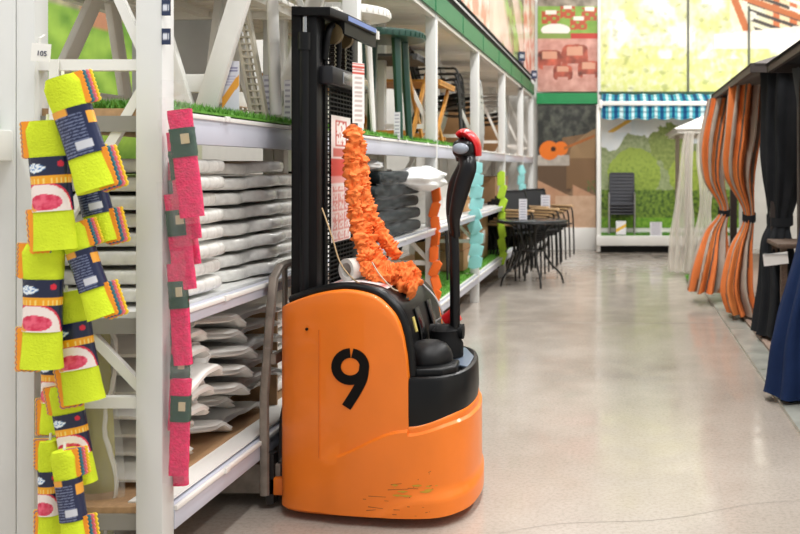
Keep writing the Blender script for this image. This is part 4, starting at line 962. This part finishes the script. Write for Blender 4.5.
# ================================================================ table and chairs at the end of the rack
bt = thing('bistro_table', 'round dark glass bistro table with splayed black legs at the end of the aisle', 'table', (-1.02, 10.5, 0)); c = V((-1.02, 10.5, 0))
b = MB(); b.lathe(c + V((0, 0, .742)), [(0, 0), (.40, 0), (.41, .006), (.41, .014), (.40, .018), (0, .018)], 48); b.build('tabletop', mat('smoked_glass', '#454b4e', .08, var=.02), bt)
b = MB(); b.tube([c + V((math.cos(q)*.405, math.sin(q)*.405, .735)) for q in [2*PI*k/40 for k in range(40)]], .011, 8, closed=True); b.build('rim', M_blkf, bt)
b = MB(); b.tube([c + V((math.cos(q)*.14, math.sin(q)*.14, .40)) for q in [2*PI*k/24 for k in range(24)]], .009, 8, closed=True); b.build('leg_ring', M_blkf, bt)
for q in (.35, 1.92, 3.49, 5.06):
    d = V((math.cos(q), math.sin(q), 0)); b = MB(); b.tube(catmull([c + d*.30 + V((0, 0, .735)), c + d*.15 + V((0, 0, .62)), c + d*.14 + V((0, 0, .40)), c + d*.22 + V((0, 0, .24)), c + d*.34 + V((0, 0, .11)), c + d*.375 + V((0, 0, 0))], 6, False), .0125, 8); b.build('leg', M_blkf, bt)
card(519, 527, 199, 220, 10.35, 'white price card standing on the round dark bistro table', c_plain)
M_barm = mat('beige_armrest', '#c9a67d', .5)
stack(6, (-1.32, 11.15, 0), (.05, -.03, .035), 1.0, lambda k: f'black stacking chair with beige armrests behind the bistro table, {ORD[5-k]}', 'stacking_chair', M_blkf, M_sling, arms=M_barm, group='black chairs stacked behind the bistro table')
stack(5, (-1.22, 12.6, 0), (.06, -.04, .04), .9, lambda k: f'black stacking chair with beige armrests near the guitar poster, {ORD[4-k]} of its stack', 'stacking_chair', M_blkf, M_sling, arms=M_barm, group='black chairs stacked by the guitar poster')
card(541, 550, 195, 216, 12.6, 'white price card hanging on the chairs near the guitar poster', c_plain)
# wicker-look chairs on the display stand
M_gw = mat('grey_wicker', '#44454b', .7, var=.2, vs=60, bump=.3, bs=80)
def high_chair(lb, loc, group=None):
    t = thing('garden_armchair', lb, 'chair', (0, 0, 0), 0, group)
    b = MB(); b.box((0, 0, .40), (.46, .42, .04), bev=.01); b.build('seat', M_gw, t)
    b = MB(); b.grid(lambda u, v: V((-.23 + u*.46, .20 + v*.14, .42 + v*.60)), 2, 30); b.grid(lambda u, v: V((-.23 + u*.46, .22 + v*.14, .42 + v*.60)), 2, 30)
    for k in range(9): b.box((0, .205 + k*.0155, .47 + k*.066), (.47, .02, .012))
    b.build('backrest', M_gw, t, recalc=False)
    for s in (-1, 1):
        b = MB(); b.tube([(s*.25, -.20, 0), (s*.25, -.2, .60), (s*.25, .24, .62)], .014, 8); b.build('arm_leg', M_alu, t)
        b = MB(); b.tube([(s*.24, .26, 0), (s*.24, .20, .42), (s*.24, .35, 1.0)], .014, 8); b.build('back_leg', M_gw, t)
    t.location = loc; t.rotation_euler = (0, 0, .0); return t
pr = None
for k in range(4):
    lb = f'grey woven garden armchair on the white display platform, {ORD[3-k]} of the stack'
    loc = (.03, 14.55 - .015*k, .30 + .05*k)
    if pr is None: pr = high_chair(lb, loc, 'grey armchairs on the display platform'); pr.scale = (.82,)*3
    else: dup(pr, lb, loc=loc)
card(616, 626, 221, 235, 14.36, 'small white price card at the front of the platform, left one', lambda u, v: lin('#f0c23c') if abs(v-.3-u*.4) < .12 else lin('#eef0f2'))
card(650, 662, 222, 236, 14.36, 'small white price card at the front of the platform, right one', c_plain)
# ================================================================ pavilions on the right
def c_stripe(u, v, wob=0):
    q = (u*5 + wob) % 1
    if q < .30: return lin('#d4763f')
    if q < .40: return lin('#6d4a35')
    if q < .64: return lin('#a3968a')
    if q < .68: return lin('#8d5a38')
    if q < .90: return lin('#e38a4c')
    return lin('#5c534c')
def curtain(lb, keys, m, cf=None, pleats=11, name='pavilion_curtain', band=None, twist=.4, rot=0, seed=0, lab=None):
    """keys: (x, y, z, rx, ry, pleat depth)"""
    t = thing(name, lb, 'curtain', (keys[-1][0], keys[-1][1], keys[-1][2]))
    K = keys
    def at(v):
        f = v*(len(K)-1); i = min(int(f), len(K)-2); t = f-i; q = [K[clamp_i(i+k-1, len(K))] for k in range(4)]
        return [.5*((2*p1) + (p2-p0)*t + (2*p0-5*p1+4*p2-p3)*t*t + (3*p1-p0-3*p2+p3)*t**3) for p0, p1, p2, p3 in zip(*q)]
    def f(u, v):
        x, y, z, rx, ry, d = at(v); q = 2*PI*u
        rr_ = 1 + d*math.sin(pleats*q + twist*v*3 + 1.6*nz(math.cos(q)*1.5+seed, math.sin(q)*1.5, v*2)) + .10*nz(math.cos(q)*2+seed, math.sin(q)*2, v*6)
        zz = z + (.02*nz(math.cos(q)*3, math.sin(q)*3, seed) if v > .97 else 0)
        return V((x + math.cos(q+rot)*rx*rr_, y + math.sin(q+rot)*ry*rr_, zz))
    b = MB(); b.grid(f, 200, 80, cf, closed=True); b.build('cloth', m, t, recalc=True, ang=80)
    if band:
        x, y, z, rx, ry, d = at(band); b = MB()
        b.grid(lambda u, v: V((x + math.cos(2*PI*u)*(rx*(1+d)+.012), y + math.sin(2*PI*u)*(ry*(1+d)+.012), z - .035 + .07*v + .02*math.sin(2*PI*u))), 40, 4, closed=True); b.build('tie_band', M_dark, t)
    return t
FZ = .045
# far pavilion: brown roof, striped orange curtains
pv = thing('pavilion', 'dark framed garden pavilion with orange striped curtains on the right', 'pavilion', (2.5, 8.3, FZ-.005))
M_roof = mat('dark_roof_fabric', '#4b4440', .75, var=.15)
EV = 2.16
b = MB()
def roof_f(x0, x1, y0, y1, z0, z1):
    cx, cy = (x0+x1)/2, (y0+y1)/2
    def f(u, v):
        x = x0 + (x1-x0)*u; y = y0 + (y1-y0)*v
        d = max(abs(x-cx)/((x1-x0)/2), abs(y-cy)/((y1-y0)/2)); return V((x, y, z1 - (z1-z0)*d - .04*math.sin(PI*d)))
    return f
b.grid(roof_f(1.0, 4.0, 6.9, 9.9, EV, 2.85), 24, 24); rf = roof_f(1.0, 4.0, 6.9, 9.9, EV, 2.85); b.grid(lambda u, v: rf(u, v) - V((0, 0, .012)), 24, 24)
b.build('roof', M_roof, pv, recalc=False)
b = MB()
for s in ((2.5, 6.92, 3.0, .03), (2.5, 9.88, 3.0, .03), (1.02, 8.4, .03, 3.0), (3.98, 8.4, .03, 3.0)): b.box((s[0], s[1], EV-.03), (s[2], s[3], .07))
b.build('eave_frame', mat('dark_brown_frame', '#3a322e', .5), pv)
for x in (1.22, 3.78):
    for y in (7.12, 9.68): b = MB(); b.box((x, y, (EV+FZ)/2-.02), (.07, .07, EV-FZ-.04)); b.box((x, y, FZ+.012), (.16, .16, .015)); b.build('post', mat('dark_brown_frame'), pv)
M_str = mat('striped_curtain', attr=True, rough=.8, var=.08, bump=.15, bs=120, spec=.2)
curtain('orange striped curtain tied at the waist on the far pavilion corner', [(1.09, 9.62, 2.10, .13, .16, .18), (1.00, 9.55, 1.65, .13, .15, .2), (.99, 9.52, 1.25, .10, .12, .2), (1.10, 9.5, .93, .045, .05, .12), (1.0, 9.4, .70, .10, .12, .22), (.93, 9.2, .42, .15, .18, .24), (.86, 9.1, .12, .16, .22, .25)], M_str, lambda u, v: c_stripe(u, v, v*.3), 9, band=.52, seed=2)
curtain('orange and grey striped curtain tied back, nearer than the far corner one', [(1.17, 8.35, 2.11, .14, .30, .2), (1.13, 8.3, 1.7, .14, .28, .2), (1.10, 8.3, 1.3, .12, .22, .2), (1.19, 8.3, .93, .045, .06, .12), (1.10, 8.2, .62, .09, .16, .22), (1.05, 8.1, .3, .12, .22, .24), (1.10, 8.05, .07, .12, .24, .25)], M_str, lambda u, v: c_stripe(u, v, .4+v*.2), 10, band=.51, seed=6)
curtain('charcoal curtain tied at the waist on the near corner of the striped pavilion', [(1.32, 7.15, 2.12, .17, .18, .16), (1.30, 7.15, 1.7, .16, .16, .16), (1.30, 7.15, 1.3, .15, .15, .16), (1.27, 7.15, .95, .085, .08, .1), (1.24, 7.12, .78, .11, .12, .14), (1.25, 7.1, .4, .14, .2, .18), (1.22, 7.05, .07, .16, .2, .18)], M_dark, None, 9, band=.5, seed=9)
# near pavilion: charcoal roof, navy curtain
pv2 = thing('pavilion', 'dark framed garden pavilion nearest the camera at the right edge', 'pavilion', (2.7, 4.9, FZ-.005))
b = MB(); rf2 = roof_f(1.08, 4.2, 3.9, 6.72, 2.13, 2.8); b.grid(rf2, 24, 24); b.grid(lambda u, v: rf2(u, v) - V((0, 0, .012)), 24, 24); b.build('roof', mat('charcoal_roof', '#38383a', .75, var=.12), pv2, recalc=False)
b = MB()
for s in ((2.64, 3.93, 3.1, .03), (2.64, 6.69, 3.1, .03), (1.11, 5.3, .03, 2.8), (4.17, 5.3, .03, 2.8)): b.box((s[0], s[1], 2.10), (s[2], s[3], .06))
b.build('eave_frame', mat('dark_brown_frame'), pv2)
for x in (1.32, 4.0):
    for y in (4.1, 6.5): b = MB(); b.box((x, y, 1.07), (.07, .07, 2.04)); b.box((x, y, FZ+.012), (.16, .16, .015)); b.build('post', mat('dark_brown_frame'), pv2)
curtain('grey curtain tied back at the far corner of the nearest pavilion', [(1.50, 6.45, 2.08, .22, .2, .14), (1.46, 6.45, 1.7, .16, .16, .14), (1.46, 6.4, 1.35, .12, .14, .14), (1.52, 6.35, 1.0, .07, .07, .1), (1.56, 6.3, .7, .12, .12, .14), (1.56, 6.3, .3, .15, .15, .14), (1.56, 6.3, .08, .16, .16, .14)], mat('slate_curtain', '#45484b', .85, var=.1), None, 9, band=.5, seed=13)
M_navy = mat('navy_fabric', '#1a2b4e', .9, var=.1, bump=.25, bs=150, spec=.15)
curtain('dark navy curtain flaring to the floor at the right edge of the aisle', [(1.30, 5.3, 2.06, .10, .4, .10), (1.30, 5.3, 1.6, .10, .35, .10), (1.22, 5.3, 1.2, .10, .3, .10), (1.15, 5.3, .92, .09, .22, .10), (1.10, 5.3, .66, .11, .22, .12), (1.06, 5.3, .35, .15, .24, .14), (1.06, 5.3, .05, .19, .28, .14)], M_navy, None, 8, seed=17)
# rattan table between the pavilions
rt = thing('rattan_table', 'brown woven table with a price card between the charcoal and navy curtains', 'table', (1.34, 6.75, FZ))
M_rat = mat('brown_rattan', '#5e4c3f', .7, var=.3, vs=90, bump=.5, bs=160)
b = MB(); b.box((1.36, 6.8, .79), (.42, .50, .035), bev=.008); b.build('tabletop', M_rat, rt)
for x in (1.2, 1.52):
    for y in (6.6, 7.0): b = MB(); b.box((x, y, (.775+FZ)/2), (.045, .045, .775-FZ-.002)); b.build('leg', M_rat, rt)
b = MB(); b.box((1.13, 6.53, .70), (.18, .006, .085), Matrix.Rotation(-.12, 3, 'Y')); b.mi = 1
b.box((1.13, 6.53, .735), (.17, .02, .006)); b.root('price_card', [M_paper, M_alu], 'blank white price card clipped under the rattan tabletop edge', 'price card')
b = MB(); b.box((2.25, 7.9, .50), (.9, .7, .42), bev=.03); b.box((2.25, 8.22, .78), (.9, .1, .5), bev=.03); b.box((2.25, 7.9, .17), (.86, .66, .24)); b.root('wicker_sofa', mat('tan_wicker', '#9d7558', .7, var=.2, vs=60), 'tan wicker sofa inside the striped pavilion', 'sofa', base=(2.25, 7.9, FZ))
# white netted pavilion beyond
wp = thing('pavilion', 'white canopy pavilion with sheer netting beyond the striped curtains', 'pavilion', (2.0, 12.4, FZ-.005))
b = MB(); rf3 = roof_f(.68, 3.3, 11.4, 13.6, 1.86, 2.55); b.grid(rf3, 24, 24); b.grid(lambda u, v: rf3(u, v) - V((0, 0, .012)), 24, 24); b.build('roof', mat('white_canopy', '#efece4', .8, var=.02), wp, recalc=False)
b = MB()
for s in ((2.0, 11.45, 2.5, .03), (2.0, 13.55, 2.5, .03), (.74, 12.5, .03, 2.1), (3.25, 12.5, .03, 2.1)): b.box((s[0], s[1], 1.83), (s[2], s[3], .06))
b.build('eave_frame', M_plastic, wp)
for x in (.86, 3.2):
    for y in (11.5, 13.5): b = MB(); b.box((x, y, .93), (.06, .06, 1.82)); b.build('post', mat('greige_post', '#a9a296', .6), wp)
M_net = mat('sheer_netting', '#e6e1d8', .8, var=.03, alpha=.4)
curtain('sheer white netting curtain on the near left corner of the white pavilion', [(.88, 11.45, 1.82, .06, .12, .14), (.84, 11.4, 1.4, .07, .12, .16), (.81, 11.4, .9, .10, .14, .18), (.78, 11.4, .45, .14, .17, .2), (.76, 11.4, .06, .13, .18, .2)], M_net, None, 9, name='netting_curtain', seed=21)
curtain('sheer white netting curtain half hidden behind the striped curtain', [(1.15, 11.45, 1.82, .14, .10, .14), (1.12, 11.4, 1.4, .13, .10, .16), (1.08, 11.4, .9, .07, .07, .1), (1.05, 11.4, .45, .12, .12, .2), (1.02, 11.4, .06, .14, .14, .2)], M_net, None, 9, name='netting_curtain', seed=25)
grass('artificial_grass', .80, 1.12, 10.1, 11.1, .026, 1500, .03, 'patch of artificial grass at the foot of the netted pavilion', seed=31)
# ================================================================ camera, light
cam = bpy.data.cameras.new('camera'); co = bpy.data.objects.new('camera', cam); COL.objects.link(co)
co.location = (0, 0, CZ); co.rotation_euler = (PI/2, 0, 0); cam.sensor_width = 36; cam.lens = 40.5
cam.shift_x = -220/800; cam.shift_y = -99/800; cam.clip_start = .05
cam.dof.use_dof = True; cam.dof.focus_distance = 3.55; cam.dof.aperture_fstop = 4.0
bpy.context.scene.camera = co
w = bpy.data.worlds.new('world'); bpy.context.scene.world = w; w.use_nodes = True
w.node_tree.nodes['Background'].inputs[0].default_value = (.95, .97, 1, 1); w.node_tree.nodes['Background'].inputs[1].default_value = .42
def area(name, loc, sx, sy, e, col=(1, .98, .95)):
    l = bpy.data.lights.new(name, 'AREA'); l.shape = 'RECTANGLE'; l.size = sx; l.size_y = sy; l.energy = e; l.color = col
    o = bpy.data.objects.new(name, l); o.location = loc; COL.objects.link(o); return o
for i, x in enumerate((-3.4, .0, 3.2)):
    for j, y in enumerate((1.0, 4.5, 8.0, 11.5)):
        area('ceiling_lamp', (x, y, 6.0), .35, 2.6, 98)
s = bpy.context.scene; s.view_settings.view_transform = 'Standard'; s.view_settings.look = 'None'; s.view_settings.exposure = 0.57; s.view_settings.gamma = 1
s.view_settings.use_curve_mapping = False
s.cycles.use_denoising = True; s.cycles.max_bounces = 8; s.cycles.transparent_max_bounces = 24; s.cycles.caustics_reflective = False; s.cycles.caustics_refractive = False
